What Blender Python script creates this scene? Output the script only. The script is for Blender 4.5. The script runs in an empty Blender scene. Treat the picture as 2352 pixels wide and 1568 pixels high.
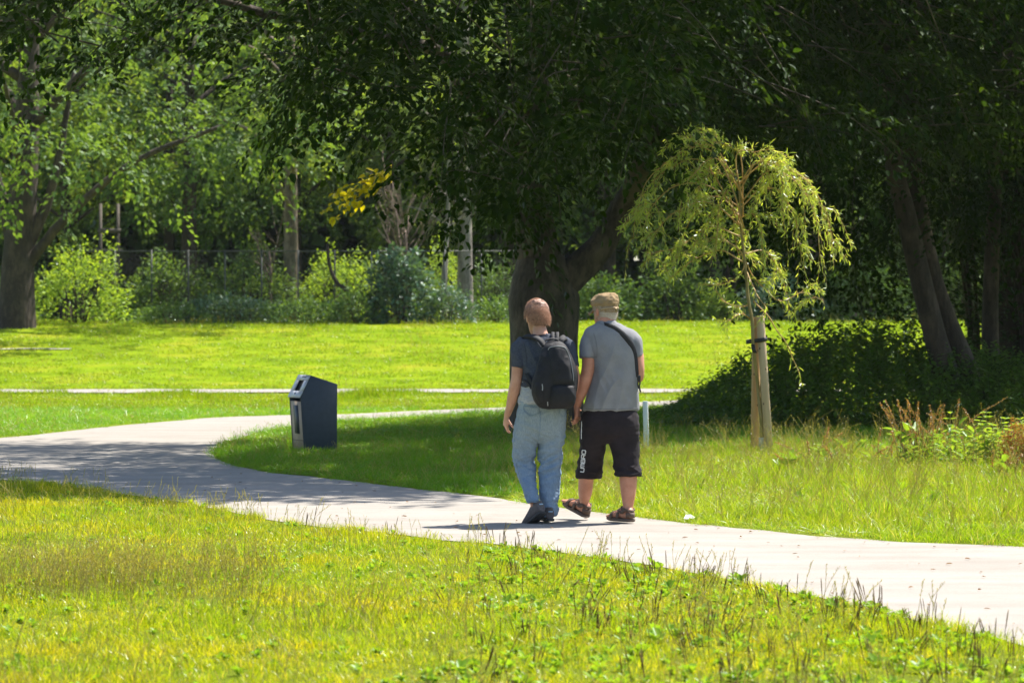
import bpy, math, numpy as np
from mathutils import Vector, Matrix, noise
from mathutils.bvhtree import BVHTree
from math import radians, sin, cos, pi

SC = bpy.context.scene
COL = SC.collection
rng = np.random.default_rng(7)

# ------------------------------------------------------------------ camera
F = 2844.0          # focal length in pixels of a 1024 px wide frame
EYE = 1.5
cam_d = bpy.data.cameras.new('camera')
cam = bpy.data.objects.new('camera', cam_d); COL.objects.link(cam)
cam_d.sensor_width = 36; cam_d.lens = 36 * F / 1024
cam.location = (0, 0, EYE); cam.rotation_euler = (pi / 2, 0, 0)
cam_d.shift_y = -17 / 1024
cam_d.clip_start = 0.5; cam_d.clip_end = 900
cam_d.dof.use_dof = True; cam_d.dof.focus_distance = 22.5; cam_d.dof.aperture_fstop = 5.0
SC.camera = cam

# ------------------------------------------------------------------ light
SUN = Vector((0.47, 0.37, 1.0)).normalized()      # towards the sun: behind the people and to the right
el = math.asin(SUN.z); az = math.atan2(SUN.x, SUN.y)
W = bpy.data.worlds.new('World'); SC.world = W; W.use_nodes = True
wn = W.node_tree.nodes; wl = W.node_tree.links
sky = wn.new('ShaderNodeTexSky'); sky.sky_type = 'NISHITA'; sky.sun_disc = False
sky.sun_elevation = el; sky.sun_rotation = az
bg = wn['Background']; bg.inputs['Strength'].default_value = 0.10
wl.new(sky.outputs[0], bg.inputs['Color'])
sd = bpy.data.lights.new('sun', 'SUN'); sd.energy = 5.0; sd.angle = radians(0.53); sd.color = (1.0, 0.95, 0.87)
sun = bpy.data.objects.new('sun', sd); COL.objects.link(sun)
sun.rotation_euler = SUN.to_track_quat('Z', 'Y').to_euler(); sun.location = (20, 20, 60)
SC.view_settings.view_transform = 'Standard'; SC.view_settings.look = 'None'
SC.view_settings.gamma = 1; SC.view_settings.use_curve_mapping = False
SC.view_settings.exposure = 1.15
cy = SC.cycles
cy.max_bounces = 7; cy.diffuse_bounces = 4; cy.glossy_bounces = 2; cy.transmission_bounces = 3; cy.transparent_max_bounces = 4
cy.sample_clamp_indirect = 6; cy.caustics_reflective = False; cy.caustics_refractive = False

# ------------------------------------------------------------------ placing
K = 1024 / 2352.0
def gnd(x, y):
    """height of the terrain"""
    t = np.clip((np.asarray(y, float) - 66) / 28.0, 0, 1)
    return 1.58 * t * t * (3 - 2 * t) * 1.0
def Wp(dx, dy, d):
    return Vector(((dx * K - 512) * d / F, d, EYE - (dy * K - 324) * d / F))
def Gp(dx, dy):
    d = F * EYE / (dy * K - 324)
    return ((dx * K - 512) * d / F, d)

# ------------------------------------------------------------------ materials
def mat(name, build):
    m = bpy.data.materials.new(name); m.use_nodes = True
    n = m.node_tree.nodes; l = m.node_tree.links; n.clear()
    o = n.new('ShaderNodeOutputMaterial')
    l.new(build(n, l), o.inputs['Surface']); return m
def pos(n):
    return n.new('ShaderNodeNewGeometry').outputs['Position']
def nz(n, l, vec, scale, detail=3, rough=.55, stretch=None):
    if stretch:
        mp = n.new('ShaderNodeMapping'); mp.inputs['Scale'].default_value = stretch
        l.new(vec, mp.inputs['Vector']); vec = mp.outputs[0]
    t = n.new('ShaderNodeTexNoise'); t.inputs['Scale'].default_value = scale
    t.inputs['Detail'].default_value = detail; t.inputs['Roughness'].default_value = rough
    l.new(vec, t.inputs['Vector']); return t.outputs['Fac']
def ramp(n, l, fac, stops):
    r = n.new('ShaderNodeValToRGB'); e = r.color_ramp.elements
    while len(e) < len(stops): e.new(0.5)
    for el_, (p, c) in zip(e, stops):
        el_.position = p; el_.color = (c, c, c, 1) if isinstance(c, (int, float)) else (*c, 1)
    l.new(fac, r.inputs[0]); return r.outputs[0]
def mix(n, l, fac, a, b, mode='MIX'):
    m = n.new('ShaderNodeMix'); m.data_type = 'RGBA'; m.blend_type = mode
    for i, v in ((0, fac), (6, a), (7, b)):
        if isinstance(v, (int, float)): m.inputs[i].default_value = v
        elif isinstance(v, tuple): m.inputs[i].default_value = (*v, 1)
        else: l.new(v, m.inputs[i])
    return m.outputs[2]
def rnd_island(n):
    return n.new('ShaderNodeNewGeometry').outputs['Random Per Island']
def bump(n, l, h, s=.4, d=.01):
    b = n.new('ShaderNodeBump'); b.inputs['Strength'].default_value = s; b.inputs['Distance'].default_value = d
    l.new(h, b.inputs['Height']); return b.outputs[0]

def leafy(name, dark, mid, light, trans=.45, gloss=.12, rough=.4, clump=.6, tcol=(1.7, 1.6, .45)):
    """leaf: diffuse + translucent + a little gloss; colour differs leaf to leaf and clump to clump"""
    def f(n, l):
        p = pos(n)
        c1 = ramp(n, l, rnd_island(n), [(0, dark), (.55, mid), (1, light)])
        c2 = ramp(n, l, nz(n, l, p, clump, 2), [(.35, tuple(x * .75 for x in mid)), (.65, tuple(min(1, x * 1.25) for x in mid))])
        c = mix(n, l, .4, c1, c2)
        d = n.new('ShaderNodeBsdfDiffuse'); l.new(c, d.inputs[0])
        t = n.new('ShaderNodeBsdfTranslucent'); l.new(mix(n, l, 1.0, c, tcol, 'MULTIPLY'), t.inputs[0])
        g = n.new('ShaderNodeBsdfGlossy'); g.inputs['Roughness'].default_value = rough; g.inputs[0].default_value = (.9, .95, 1, 1)
        m1 = n.new('ShaderNodeMixShader'); m1.inputs[0].default_value = trans; l.new(d.outputs[0], m1.inputs[1]); l.new(t.outputs[0], m1.inputs[2])
        fr = n.new('ShaderNodeFresnel'); fr.inputs[0].default_value = 1.4
        mm = n.new('ShaderNodeMath'); mm.operation = 'MULTIPLY'; l.new(fr.outputs[0], mm.inputs[0]); mm.inputs[1].default_value = gloss * 1.6
        m2 = n.new('ShaderNodeMixShader'); l.new(mm.outputs[0], m2.inputs[0]); l.new(m1.outputs[0], m2.inputs[1]); l.new(g.outputs[0], m2.inputs[2])
        return m2.outputs[0]
    return mat(name, f)

def grassy(name, stops, straw=(.30, .25, .09), trans=.5, sc=.55, bright=1.0, gloss=.085):
    def f(n, l):
        p = pos(n)
        big = mix(n, l, .38, ramp(n, l, nz(n, l, p, sc, 4, .65, (.7, 1.3, 1)), stops), ramp(n, l, nz(n, l, p, sc * 5.5, 3, .6), stops))
        oi = n.new('ShaderNodeObjectInfo').outputs['Random']
        c = mix(n, l, ramp(n, l, oi, [(.0, 0.), (1, .5)]), big, stops[1][1])
        is_straw = ramp(n, l, rnd_island(n), [(.78, 0.), (.92, .8)])
        c = mix(n, l, is_straw, c, straw)
        c = mix(n, l, ramp(n, l, rnd_island(n), [(.0, .65), (.3, 0.)]), c, (.05, .115, .010))
        if bright != 1: c = mix(n, l, 1.0, c, (bright, bright, bright), 'MULTIPLY')
        d = n.new('ShaderNodeBsdfDiffuse'); l.new(c, d.inputs[0])
        t = n.new('ShaderNodeBsdfTranslucent'); l.new(mix(n, l, 1.0, c, (1.7, 1.6, .4), 'MULTIPLY'), t.inputs[0])
        g = n.new('ShaderNodeBsdfGlossy'); g.inputs['Roughness'].default_value = .45
        m1 = n.new('ShaderNodeMixShader'); m1.inputs[0].default_value = trans; l.new(d.outputs[0], m1.inputs[1]); l.new(t.outputs[0], m1.inputs[2])
        fr = n.new('ShaderNodeFresnel'); fr.inputs[0].default_value = 1.35
        mm = n.new('ShaderNodeMath'); mm.operation = 'MULTIPLY'; l.new(fr.outputs[0], mm.inputs[0]); mm.inputs[1].default_value = gloss
        m2 = n.new('ShaderNodeMixShader'); l.new(mm.outputs[0], m2.inputs[0]); l.new(m1.outputs[0], m2.inputs[1]); l.new(g.outputs[0], m2.inputs[2])
        return m2.outputs[0]
    return mat(name, f)

def solid(name, c1, c2=None, scale=8, rough=.8, bmp=0, bscale=60, metal=0, sheen=0, stretch=None, spec=.5, bdist=.004, sss=0):
    def f(n, l):
        b = n.new('ShaderNodeBsdfPrincipled')
        tc = n.new('ShaderNodeTexCoord').outputs['Object']
        if c2: l.new(ramp(n, l, nz(n, l, tc, scale, 4, .6, stretch), [(.35, c1), (.65, c2)]), b.inputs['Base Color'])
        else: b.inputs['Base Color'].default_value = (*c1, 1)
        b.inputs['Roughness'].default_value = rough; b.inputs['Metallic'].default_value = metal
        b.inputs['Specular IOR Level'].default_value = spec
        if sheen: b.inputs['Sheen Weight'].default_value = sheen
        if sss:
            b.inputs['Subsurface Weight'].default_value = sss; b.inputs['Subsurface Scale'].default_value = .01
            b.inputs['Subsurface Radius'].default_value = (1, .35, .2)
        if bmp: l.new(bump(n, l, nz(n, l, tc, bscale, 3, .6, stretch), bmp, bdist), b.inputs['Normal'])
        return b.outputs[0]
    return mat(name, f)

def bark(name, c1, c2, moss=(.05, .07, .02), mossy=.5, sc=9):
    def f(n, l):
        p = pos(n)
        v = n.new('ShaderNodeTexVoronoi'); v.inputs['Scale'].default_value = sc
        mp = n.new('ShaderNodeMapping'); mp.inputs['Scale'].default_value = (1.4, 1.4, .35); l.new(p, mp.inputs[0]); l.new(mp.outputs[0], v.inputs['Vector'])
        fine = nz(n, l, p, 22, 5, .7, (1, 1, .35))
        c = ramp(n, l, fine, [(.3, c1), (.7, c2)])
        c = mix(n, l, ramp(n, l, nz(n, l, p, 3.1, 5, .7, (1, 1, .5)), [(.46, 0.), (.62, .7)]), c, tuple(min(1, x * 1.9) for x in c2))
        c = mix(n, l, ramp(n, l, nz(n, l, p, 2.2, 4, .65), [(.5, 0.), (.68, mossy)]), c, moss)
        h = mix(n, l, .5, fine, v.outputs['Distance'])
        b = n.new('ShaderNodeBsdfPrincipled'); l.new(c, b.inputs['Base Color']); b.inputs['Roughness'].default_value = .9
        l.new(bump(n, l, h, .9, .04), b.inputs['Normal']); return b.outputs[0]
    return mat(name, f)

# ------------------------------------------------------------------ mesh helpers
def npmesh(name, V, Fc, smooth=False, attrs=None):
    """V (n,3); Fc list of (m,k) index arrays"""
    V = np.ascontiguousarray(V, np.float32)
    if isinstance(Fc, np.ndarray): Fc = [Fc]
    Fc = [f for f in Fc if len(f)]
    me = bpy.data.meshes.new(name)
    me.vertices.add(len(V)); me.vertices.foreach_set('co', V.ravel())
    tot = sum(f.size for f in Fc); npoly = sum(len(f) for f in Fc)
    if npoly:
        me.loops.add(tot); me.polygons.add(npoly)
        me.loops.foreach_set('vertex_index', np.concatenate([f.ravel() for f in Fc]).astype(np.int32))
        sizes = np.concatenate([np.full(len(f), f.shape[1]) for f in Fc])
        me.polygons.foreach_set('loop_start', (np.cumsum(sizes) - sizes).astype(np.int32))
        if smooth: me.polygons.foreach_set('use_smooth', np.ones(npoly, bool))
    for k, (typ, dat) in (attrs or {}).items():
        a = me.attributes.new(k, typ, 'POINT')
        a.data.foreach_set('vector' if typ == 'FLOAT_VECTOR' else 'value', np.ascontiguousarray(dat).ravel())
    me.update(calc_edges=True); return me
def link(o, parent=None):
    COL.objects.link(o)
    if parent is not None: o.parent = parent
    return o
def obj(name, me, m=None, parent=None, off=None):
    """link a mesh as an object; off = world location of the thing, whose children are stored relative to it"""
    if off is None and parent is not None: off = parent.location
    if off is not None: me.transform(Matrix.Translation(-Vector(off)))
    if m is not None: me.materials.clear(); me.materials.append(m)
    o = bpy.data.objects.new(name, me)
    if parent is None and off is not None: o.location = off
    return link(o, parent)
def tag(o, label, cat=None, group=None, kind=None):
    o['label'] = label
    if cat: o['category'] = cat
    if group: o['group'] = group
    if kind: o['kind'] = kind
    return o
def thing(name, loc, label, cat, group=None):
    o = bpy.data.objects.new(name, None); o.location = loc; o.empty_display_size = .2; link(o)
    return tag(o, label, cat, group)
def copy_tree(o, parent=None):
    c = o.copy(); COL.objects.link(c)
    if parent is not None: c.parent = parent
    for ch in list(o.children): copy_tree(ch, c)
    return c
class MB:
    def __init__(s): s.v = []; s.f = {}; s.n = 0
    def add(s, V, Fs):
        V = np.asarray(V, float)
        for f in (Fs if isinstance(Fs, list) else [Fs]):
            f = np.asarray(f)
            if len(f): s.f.setdefault(f.shape[1], []).append(f + s.n)
        s.v.append(V); s.n += len(V); return s
    def mesh(s, name, smooth=False):
        return npmesh(name, np.concatenate(s.v), [np.concatenate(x) for x in s.f.values()], smooth)
    def box(s, lo, hi, M=None):
        x0, y0, z0 = lo; x1, y1, z1 = hi
        V = np.array([(x0,y0,z0),(x1,y0,z0),(x1,y1,z0),(x0,y1,z0),(x0,y0,z1),(x1,y0,z1),(x1,y1,z1),(x0,y1,z1)], float)
        if M is not None: V = np.array([M @ Vector(v) for v in V])
        return s.add(V, np.array([(0,3,2,1),(4,5,6,7),(0,1,5,4),(1,2,6,5),(2,3,7,6),(3,0,4,7)]))
    def tube(s, P, R, n=8, cap=True):
        V, Fs = tube(P, R, n, cap); return s.add(V, Fs)
    def loft(s, secs, n=20, p=2.0):
        V, Fs = loft(secs, n, p); return s.add(V, Fs)
    def prism(s, poly, y0, y1, M=None):
        """polygon in x,z extruded along y"""
        k = len(poly)
        V = [(x, y0, z) for x, z in poly] + [(x, y1, z) for x, z in poly]
        if M is not None: V = [M @ Vector(v) for v in V]
        V = np.array([tuple(v) for v in V])
        s.add(V, [np.array([(i, (i+1) % k, k+(i+1) % k, k+i) for i in range(k)]), np.array([list(range(k))[::-1]]) if k != 4 else np.array([(3,2,1,0)]), np.array([[k+i for i in range(k)]])])
        return s
def frames(P):
    P = np.asarray(P, float); T = np.gradient(P, axis=0); T /= np.linalg.norm(T, axis=1)[:, None] + 1e-9
    up = np.array([0, 0, 1.]) if abs(T[0][2]) < .9 else np.array([1., 0, 0])
    A = []; a = np.cross(T[0], up); a /= np.linalg.norm(a)
    for t in T:
        a = a - t * a.dot(t); a /= np.linalg.norm(a) + 1e-9; A.append(a)
    A = np.array(A); return P, T, A, np.cross(T, A)
def rings_faces(m, n):
    i = np.arange(m - 1)[:, None] * n; j = np.arange(n)[None]
    return np.stack([i + j, i + (j + 1) % n, i + n + (j + 1) % n, i + n + j], -1).reshape(-1, 4)
def tube(P, R, n=8, cap=True):
    P, T, A, B = frames(P); R = np.broadcast_to(np.asarray(R, float), (len(P),))
    th = np.arange(n) * 2 * pi / n
    V = P[:, None] + R[:, None, None] * (A[:, None] * np.cos(th)[None, :, None] + B[:, None] * np.sin(th)[None, :, None])
    m = len(P); Fs = [rings_faces(m, n)]; V = V.reshape(-1, 3)
    if cap:
        V = np.vstack([V, P[0], P[-1]]); k = m * n; j = np.arange(n)
        Fs.append(np.stack([(j + 1) % n, j, np.full(n, k)], -1)); Fs.append(np.stack([k - n + j, k - n + (j + 1) % n, np.full(n, k + 1)], -1))
    return V, Fs
def loft(secs, n=20, p=2.0):
    """secs: (centre, a, b) half-axis vectors; superellipse exponent p"""
    th = np.arange(n) * 2 * pi / n
    c, s_ = np.cos(th), np.sin(th)
    cx = np.sign(c) * np.abs(c) ** (2 / p); sx = np.sign(s_) * np.abs(s_) ** (2 / p)
    V = [np.asarray(C, float) + cx[:, None] * np.asarray(a, float) + sx[:, None] * np.asarray(b, float) for C, a, b in secs]
    m = len(V); V = np.vstack(V + [np.asarray(secs[0][0], float), np.asarray(secs[-1][0], float)])
    j = np.arange(n); k = m * n
    return V, [rings_faces(m, n), np.stack([(j + 1) % n, j, np.full(n, k)], -1), np.stack([k - n + j, k - n + (j + 1) % n, np.full(n, k + 1)], -1)]
def curve(pts, n=24):
    """Catmull-Rom through points"""
    P = np.asarray([tuple(p) for p in pts], float)
    if len(P) == 2: return P[0] + (P[1] - P[0]) * np.linspace(0, 1, n)[:, None]
    Q = np.vstack([2 * P[0] - P[1], P, 2 * P[-1] - P[-2]])
    t = np.linspace(0, len(P) - 1 - 1e-6, n); i = t.astype(int); u = (t - i)[:, None]
    a, b, c, d = Q[i], Q[i + 1], Q[i + 2], Q[i + 3]
    return .5 * ((2 * b) + (-a + c) * u + (2 * a - 5 * b + 4 * c - d) * u ** 2 + (-a + 3 * b - 3 * c + d) * u ** 3)
def interp(x, pts):
    xs, ys = zip(*pts); return np.interp(x, xs, ys)

def unit(v): return v / (np.linalg.norm(v, axis=-1, keepdims=True) + 1e-9)
def leaf_mesh(P, A, N, L, Wd, lod=1):
    """leaves at P pointing along A with normal N; lod 1 = folded six-point leaf, 0 = folded rhombus"""
    P, A, N = (np.asarray(x, np.float32) for x in (P, A, N)); A = unit(A); B = unit(np.cross(N, A)); N = np.cross(A, B)
    L = np.asarray(L, np.float32).reshape(-1, 1); Wd = np.asarray(Wd, np.float32).reshape(-1, 1) * np.ones_like(L)
    k = len(P); i = np.arange(k)[:, None]
    f = .18 * Wd
    if lod:
        V = np.stack([P, P + .3*L*A - .5*Wd*B + f*N, P + .68*L*A - .4*Wd*B + f*N - .03*L*N, P + L*A - .12*L*N, P + .68*L*A + .4*Wd*B + f*N - .03*L*N, P + .3*L*A + .5*Wd*B + f*N], 1).reshape(-1, 3)
        q = np.concatenate([i * 6 + np.array([0, 1, 2, 3]), i * 6 + np.array([0, 3, 4, 5])])
        return V, q
    V = np.stack([P, P + .45*L*A - .5*Wd*B + f*N, P + L*A, P + .45*L*A + .5*Wd*B + f*N], 1).reshape(-1, 3)
    return V, np.concatenate([i * 4 + np.array([0, 1, 2]), i * 4 + np.array([0, 2, 3])])
def sprays(C, D, n, length, leaf, width, lod=1, droop=.35, flat=.35, r=rng, wr=.62):
    """flat sprays of leaves: C centres (twig bases), D directions, n leaves on each"""
    m = len(C); C = np.repeat(C, n, 0); D = np.repeat(unit(D), n, 0)
    Lg = np.repeat(length * r.uniform(.6, 1.25, m), n)[:, None]
    S = unit(np.cross(D, np.array([0, 0, 1.])) + 1e-4); Up = np.cross(S, D)
    roll = np.repeat(r.normal(0, .35, m), n)[:, None]; S, Up = S * np.cos(roll) + Up * np.sin(roll), Up * np.cos(roll) - S * np.sin(roll)
    t = r.uniform(0, 1, (m * n, 1)); w = width * (1 - .75 * t) * np.sqrt(np.clip(t * 4, 0, 1))
    s = r.uniform(-1, 1, (m * n, 1))
    P = C + D * Lg * t + S * s * w + np.array([0, 0, -1.]) * droop * Lg * (t ** 2 + .3 * s ** 2) + r.normal(0, .035, (m * n, 3)) * length
    A = D * .7 + S * np.sign(s) * .8 + r.normal(0, .3, P.shape) - np.array([0, 0, .35])
    N = Up + r.normal(0, flat, P.shape) + np.array([0, 0, .4])
    l = leaf * r.uniform(.65, 1.25, m * n)
    return leaf_mesh(P, A, N, l, l * wr, lod)
# ================================================================== THE SETTING
def soil(n, l):
    p = pos(n)
    c = ramp(n, l, nz(n, l, p, .5, 4, .6), [(.35, (.13, .20, .010)), (.5, (.18, .26, .012)), (.68, (.25, .27, .02))])
    c = mix(n, l, ramp(n, l, nz(n, l, p, 9, 4, .7), [(.6, 0.), (.8, .7)]), c, (.13, .10, .05))
    sx = n.new('ShaderNodeSeparateXYZ'); l.new(p, sx.inputs[0]); mr = n.new('ShaderNodeMapRange'); mr.inputs[1].default_value = 34; mr.inputs[2].default_value = 48; l.new(sx.outputs[1], mr.inputs[0])
    c = mix(n, l, mr.outputs[0], (.12, .15, .018), c)      # near thatch and earth darkened so gaps between blades read dark, short turf beyond
    b = n.new('ShaderNodeBsdfDiffuse'); l.new(c, b.inputs[0]); l.new(bump(n, l, nz(n, l, p, 14, 4, .7), .8, .05), b.inputs['Normal'])
    return b.outputs[0]
M_soil = mat('turf_soil', soil)
def pathm(n, l):
    p = pos(n)
    c = ramp(n, l, nz(n, l, p, 1.1, 5, .6, (.5, 2.2, 1)), [(.30, (.27, .243, .21)), (.70, (.355, .328, .29))])
    c = mix(n, l, ramp(n, l, nz(n, l, p, 90, 3, .7), [(.42, .0), (.8, .55)]), c, (.19, .165, .135))
    c = mix(n, l, ramp(n, l, nz(n, l, p, 3.2, 5, .75), [(.52, .0), (.75, .5)]), c, (.21, .18, .145))
    b = n.new('ShaderNodeBsdfPrincipled'); l.new(c, b.inputs['Base Color']); b.inputs['Roughness'].default_value = .85
    b.inputs['Specular IOR Level'].default_value = .25
    h = mix(n, l, .5, nz(n, l, p, 160, 2, .6), nz(n, l, p, 1.6, 3, .5, (.25, 4, 1)))
    l.new(bump(n, l, h, .35, .012), b.inputs['Normal']); return b.outputs[0]
M_path = mat('path_concrete', pathm)

gx = np.concatenate([np.linspace(-240, -40, 10), np.linspace(-38, 38, 77), np.linspace(40, 240, 10)])
gy = np.concatenate([np.linspace(-40, 10, 6), np.linspace(11, 100, 130), np.linspace(104, 420, 14)])
X, Y = np.meshgrid(gx, gy); V = np.stack([X, Y, gnd(X, Y)], -1).reshape(-1, 3)
i = np.arange(len(gy) - 1)[:, None] * len(gx) + np.arange(len(gx) - 1)[None]; i = i.ravel()
ground = obj('ground', npmesh('ground', V, np.stack([i, i + 1, i + len(gx) + 1, i + len(gx)], -1), True), M_soil)
tag(ground, 'grassy park ground running to the trees', kind='structure')

NEARE = [(2720, 1600), (2352, 1482), (2250, 1460), (2150, 1435), (2050, 1410), (1950, 1387), (1850, 1365), (1750, 1345), (1640, 1325), (1520, 1302), (1400, 1284),
         (1280, 1268), (1150, 1251), (1000, 1238), (900, 1225), (760, 1212), (640, 1197), (520, 1173), (400, 1150), (250, 1130), (120, 1112), (0, 1102), (-250, 1088), (-600, 1075)]
FARE = [(-600, 1040), (-250, 1022), (0, 1005), (100, 996), (250, 979), (400, 966), (500, 958), (650, 953), (800, 950), (950, 943), (1150, 935), (1330, 929), (1500, 921), (1650, 913), (1800, 905)]
BACKE = [(1800, 914), (1650, 924), (1500, 934), (1330, 940), (1150, 946), (1000, 952), (900, 958), (770, 966), (670, 977), (600, 990), (530, 1012), (493, 1034), (490, 1044), (512, 1060),
         (570, 1076), (640, 1087), (760, 1099), (900, 1116), (1000, 1127), (1100, 1138), (1200, 1153), (1340, 1172), (1480, 1190), (1560, 1200), (1700, 1213), (1850, 1228), (2000, 1240), (2150, 1248), (2352, 1256), (2720, 1282)]
def edge(E, n):
    P = np.array([Gp(*e) for e in E]); C = curve(np.c_[P, np.zeros(len(P))], n)[:, :2]
    for q in C:
        q += (noise.noise(Vector((q[0] * 2.3, q[1] * 2.3, 1))) * .05 + noise.noise(Vector((q[0] * 9, q[1] * 9, 4))) * .02,
              noise.noise(Vector((q[0] * 2.3, q[1] * 2.3, 7))) * .06 + noise.noise(Vector((q[0] * 9, q[1] * 9, 9))) * .02)
    return C
PATH = np.vstack([edge(NEARE, 220), edge(FARE, 120), edge(BACKE, 260)])
def in_path(x, y):
    x = np.asarray(x); y = np.asarray(y); inside = np.zeros(x.shape, bool)
    a = PATH; b = np.roll(PATH, -1, 0)
    for (x0, y0), (x1, y1) in zip(a, b):
        if y0 == y1: continue
        c = ((y0 > y) != (y1 > y)) & (x < (x1 - x0) * (y - y0) / (y1 - y0) + x0)
        inside ^= c
    return inside
import bmesh
bm = bmesh.new(); bm.faces.new([bm.verts.new((x, y, .004)) for x, y in PATH]); bmesh.ops.triangulate(bm, faces=bm.faces[:]); bmesh.ops.recalc_face_normals(bm, faces=bm.faces[:])
me = bpy.data.meshes.new('path'); bm.to_mesh(me)
if me.polygons[0].normal.z < 0: me.flip_normals()
tag(obj('path', me, M_path), 'pale footpath curving through the grass', kind='structure')
# thin far path on the lawn
def strip(name, x0, x1, yf, wd, n, label):
    xs = np.linspace(x0, x1, n); ys = yf(xs) + np.array([noise.noise(Vector((x * .7, 3, 0))) * .35 for x in xs])
    w = wd * (1 + .8 * np.array([noise.noise(Vector((x * .9, 9, 0))) for x in xs]))
    V = np.stack([np.r_[xs, xs], np.r_[ys - w / 2, ys + w / 2], np.r_[gnd(xs, ys - w / 2), gnd(xs, ys + w / 2)] + .03], -1)
    j = np.arange(n - 1)
    return tag(obj(name, npmesh(name, V, np.stack([j, j + 1, j + n + 1, j + n], -1)), M_path), label, kind='structure')
strip('far_path', -34, 34, lambda x: 63.4 + x * .03, 3.2, 120, 'narrow pale path crossing the lawn beyond the bin')
strip('lawn_edge_path', -34, -12.4, lambda x: 80.5 + x * .04, .25, 40, 'strip of pale path at the shaded lawn edge')

# ------------------------------------------------------------------ grass tufts
G_fore = grassy('grass_foreground', [(.32, (.16, .32, .010)), (.46, (.29, .39, .013)), (.62, (.56, .46, .02))], straw=(.66, .52, .18), sc=.8)
G_verge = grassy('grass_verge', [(.30, (.16, .31, .012)), (.48, (.25, .38, .018)), (.68, (.42, .41, .04))], straw=(.62, .50, .24), sc=.7)
G_spit = grassy('grass_shade_tinted', [(.30, (.09, .24, .012)), (.5, (.14, .31, .016)), (.72, (.24, .34, .03))], straw=(.32, .34, .12), sc=.7)  # verge grass in a deeper green, the shade put into the blade colour
G_lawn = grassy('grass_lawn', [(.32, (.15, .27, .010)), (.5, (.21, .31, .010)), (.70, (.30, .33, .014))], straw=(.25, .22, .06), sc=.18)
G_stalk = leafy('seed_stalk', (.24, .22, .06), (.34, .30, .10), (.46, .40, .18), .4, .08)
G_weed = leafy('weed_leaf', (.14, .26, .02), (.20, .34, .03), (.30, .42, .06), .5, .16, .35, 3.)
G_spike = leafy('plantain_spike', (.08, .05, .02), (.14, .09, .04), (.2, .14, .06), .1, .04)

def blades(n, rad, h0, h1, w, lean, seed, segs=3):
    r = np.random.default_rng(seed)
    a = r.uniform(0, 2 * pi, n); q = rad * np.sqrt(r.uniform(0, 1, n))
    B = np.stack([q * np.cos(a), q * np.sin(a), np.full(n, -.01)], -1)
    H = r.uniform(h0, h1, n) * (1 - .25 * (q / rad)); d = r.uniform(0, 2 * pi, n); D = np.stack([np.cos(d), np.sin(d), 0 * d], -1)
    f = r.uniform(0, 2 * pi, n); S = np.stack([np.cos(f), np.sin(f), 0 * f], -1)
    ln = np.abs(r.normal(0, lean, n)) * H
    rows = []
    for k in range(segs):
        t = k / segs
        c = B + np.array([0, 0, 1.]) * (H * (t - .12 * t * t))[:, None] + D * (ln * t * t)[:, None]
        wk = w * (1 - .55 * t) * r.uniform(.7, 1.2, n)
        rows += [c - S * wk[:, None] / 2, c + S * wk[:, None] / 2]
    tip = B + np.array([0, 0, 1.]) * (H * .88)[:, None] + D * ln[:, None]
    V = np.stack(rows + [tip], 1).reshape(-1, 3); m = 2 * segs + 1; i = np.arange(n)[:, None] * m
    Fq = np.concatenate([i + np.array([2*k, 2*k+1, 2*k+3, 2*k+2]) for k in range(segs - 1)]) if segs > 1 else np.zeros((0, 4), int)
    return V, [Fq, i + np.array([2 * segs - 2, 2 * segs - 1, 2 * segs])]
def tuft(name, m, *a, **k):
    V, Fs = blades(*a, **k); me = npmesh(name, V, Fs); me.materials.append(m)
    return bpy.data.objects.new(name, me)
def stalks(name, n, rad, h0, h1, seed, sway=.25, head=True):
    r = np.random.default_rng(seed); b = MB()
    for _ in range(n):
        x, y = r.normal(0, rad, 2); h = r.uniform(h0, h1); a = r.uniform(0, 2 * pi); s = abs(r.normal(0, sway)) * h
        P = curve([(x, y, 0), (x + s * .25 * cos(a), y + s * .25 * sin(a), h * .55), (x + s * cos(a), y + s * sin(a), h)], 6)
        b.tube(P, [.0014, .0013, .0012, .001, .0009, .0007], 3, False)
        if head:
            for j in range(9):
                t = .6 + .4 * j / 9; q = P[0] * 0 + [np.interp(t, np.linspace(0, 1, 6), P[:, c]) for c in range(3)]
                aa = r.uniform(0, 2 * pi); v, f = leaf_mesh([q], [[cos(aa) * .4, sin(aa) * .4, 1]], [[sin(aa), cos(aa), .2]], .014, .0045, 0)
                b.add(v, f)
    me = b.mesh(name); me.materials.append(G_stalk); return bpy.data.objects.new(name, me)
def rosette(name, n, seed, L=.09, Wd=.045, up=.5, m=None):
    r = np.random.default_rng(seed); a = np.arange(n) * 2.4 + r.normal(0, .2, n)
    A = np.stack([np.cos(a), np.sin(a), r.uniform(up * .4, up * 1.6, n)], -1)
    N = np.stack([-np.cos(a) * .4, -np.sin(a) * .4, np.ones(n)], -1)
    V, q = leaf_mesh(np.zeros((n, 3)) + r.normal(0, .006, (n, 3)) + [0, 0, .01], A, N, L * r.uniform(.6, 1.2, n), Wd * r.uniform(.8, 1.2, n), 1)
    me = npmesh(name, V, q); me.materials.append(m or G_weed); return bpy.data.objects.new(name, me)
def spikes(name, n, seed):
    r = np.random.default_rng(seed); b = MB()
    for _ in range(n):
        x, y = r.normal(0, .03, 2); h = r.uniform(.08, .17); dx, dy = r.normal(0, .02, 2)
        b.tube([(x, y, 0), (x + dx * .5, y + dy * .5, h * .5)], .0016, 4, False)
        b.tube(curve([(x + dx * .5, y + dy * .5, h * .45), (x + dx, y + dy, h * .8), (x + dx * 1.3, y + dy * 1.3, h)], 4), [.0018, .0026, .0024, .0010], 4)
    me = b.mesh(name); me.materials.append(G_spike); return bpy.data.objects.new(name, me)

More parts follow.
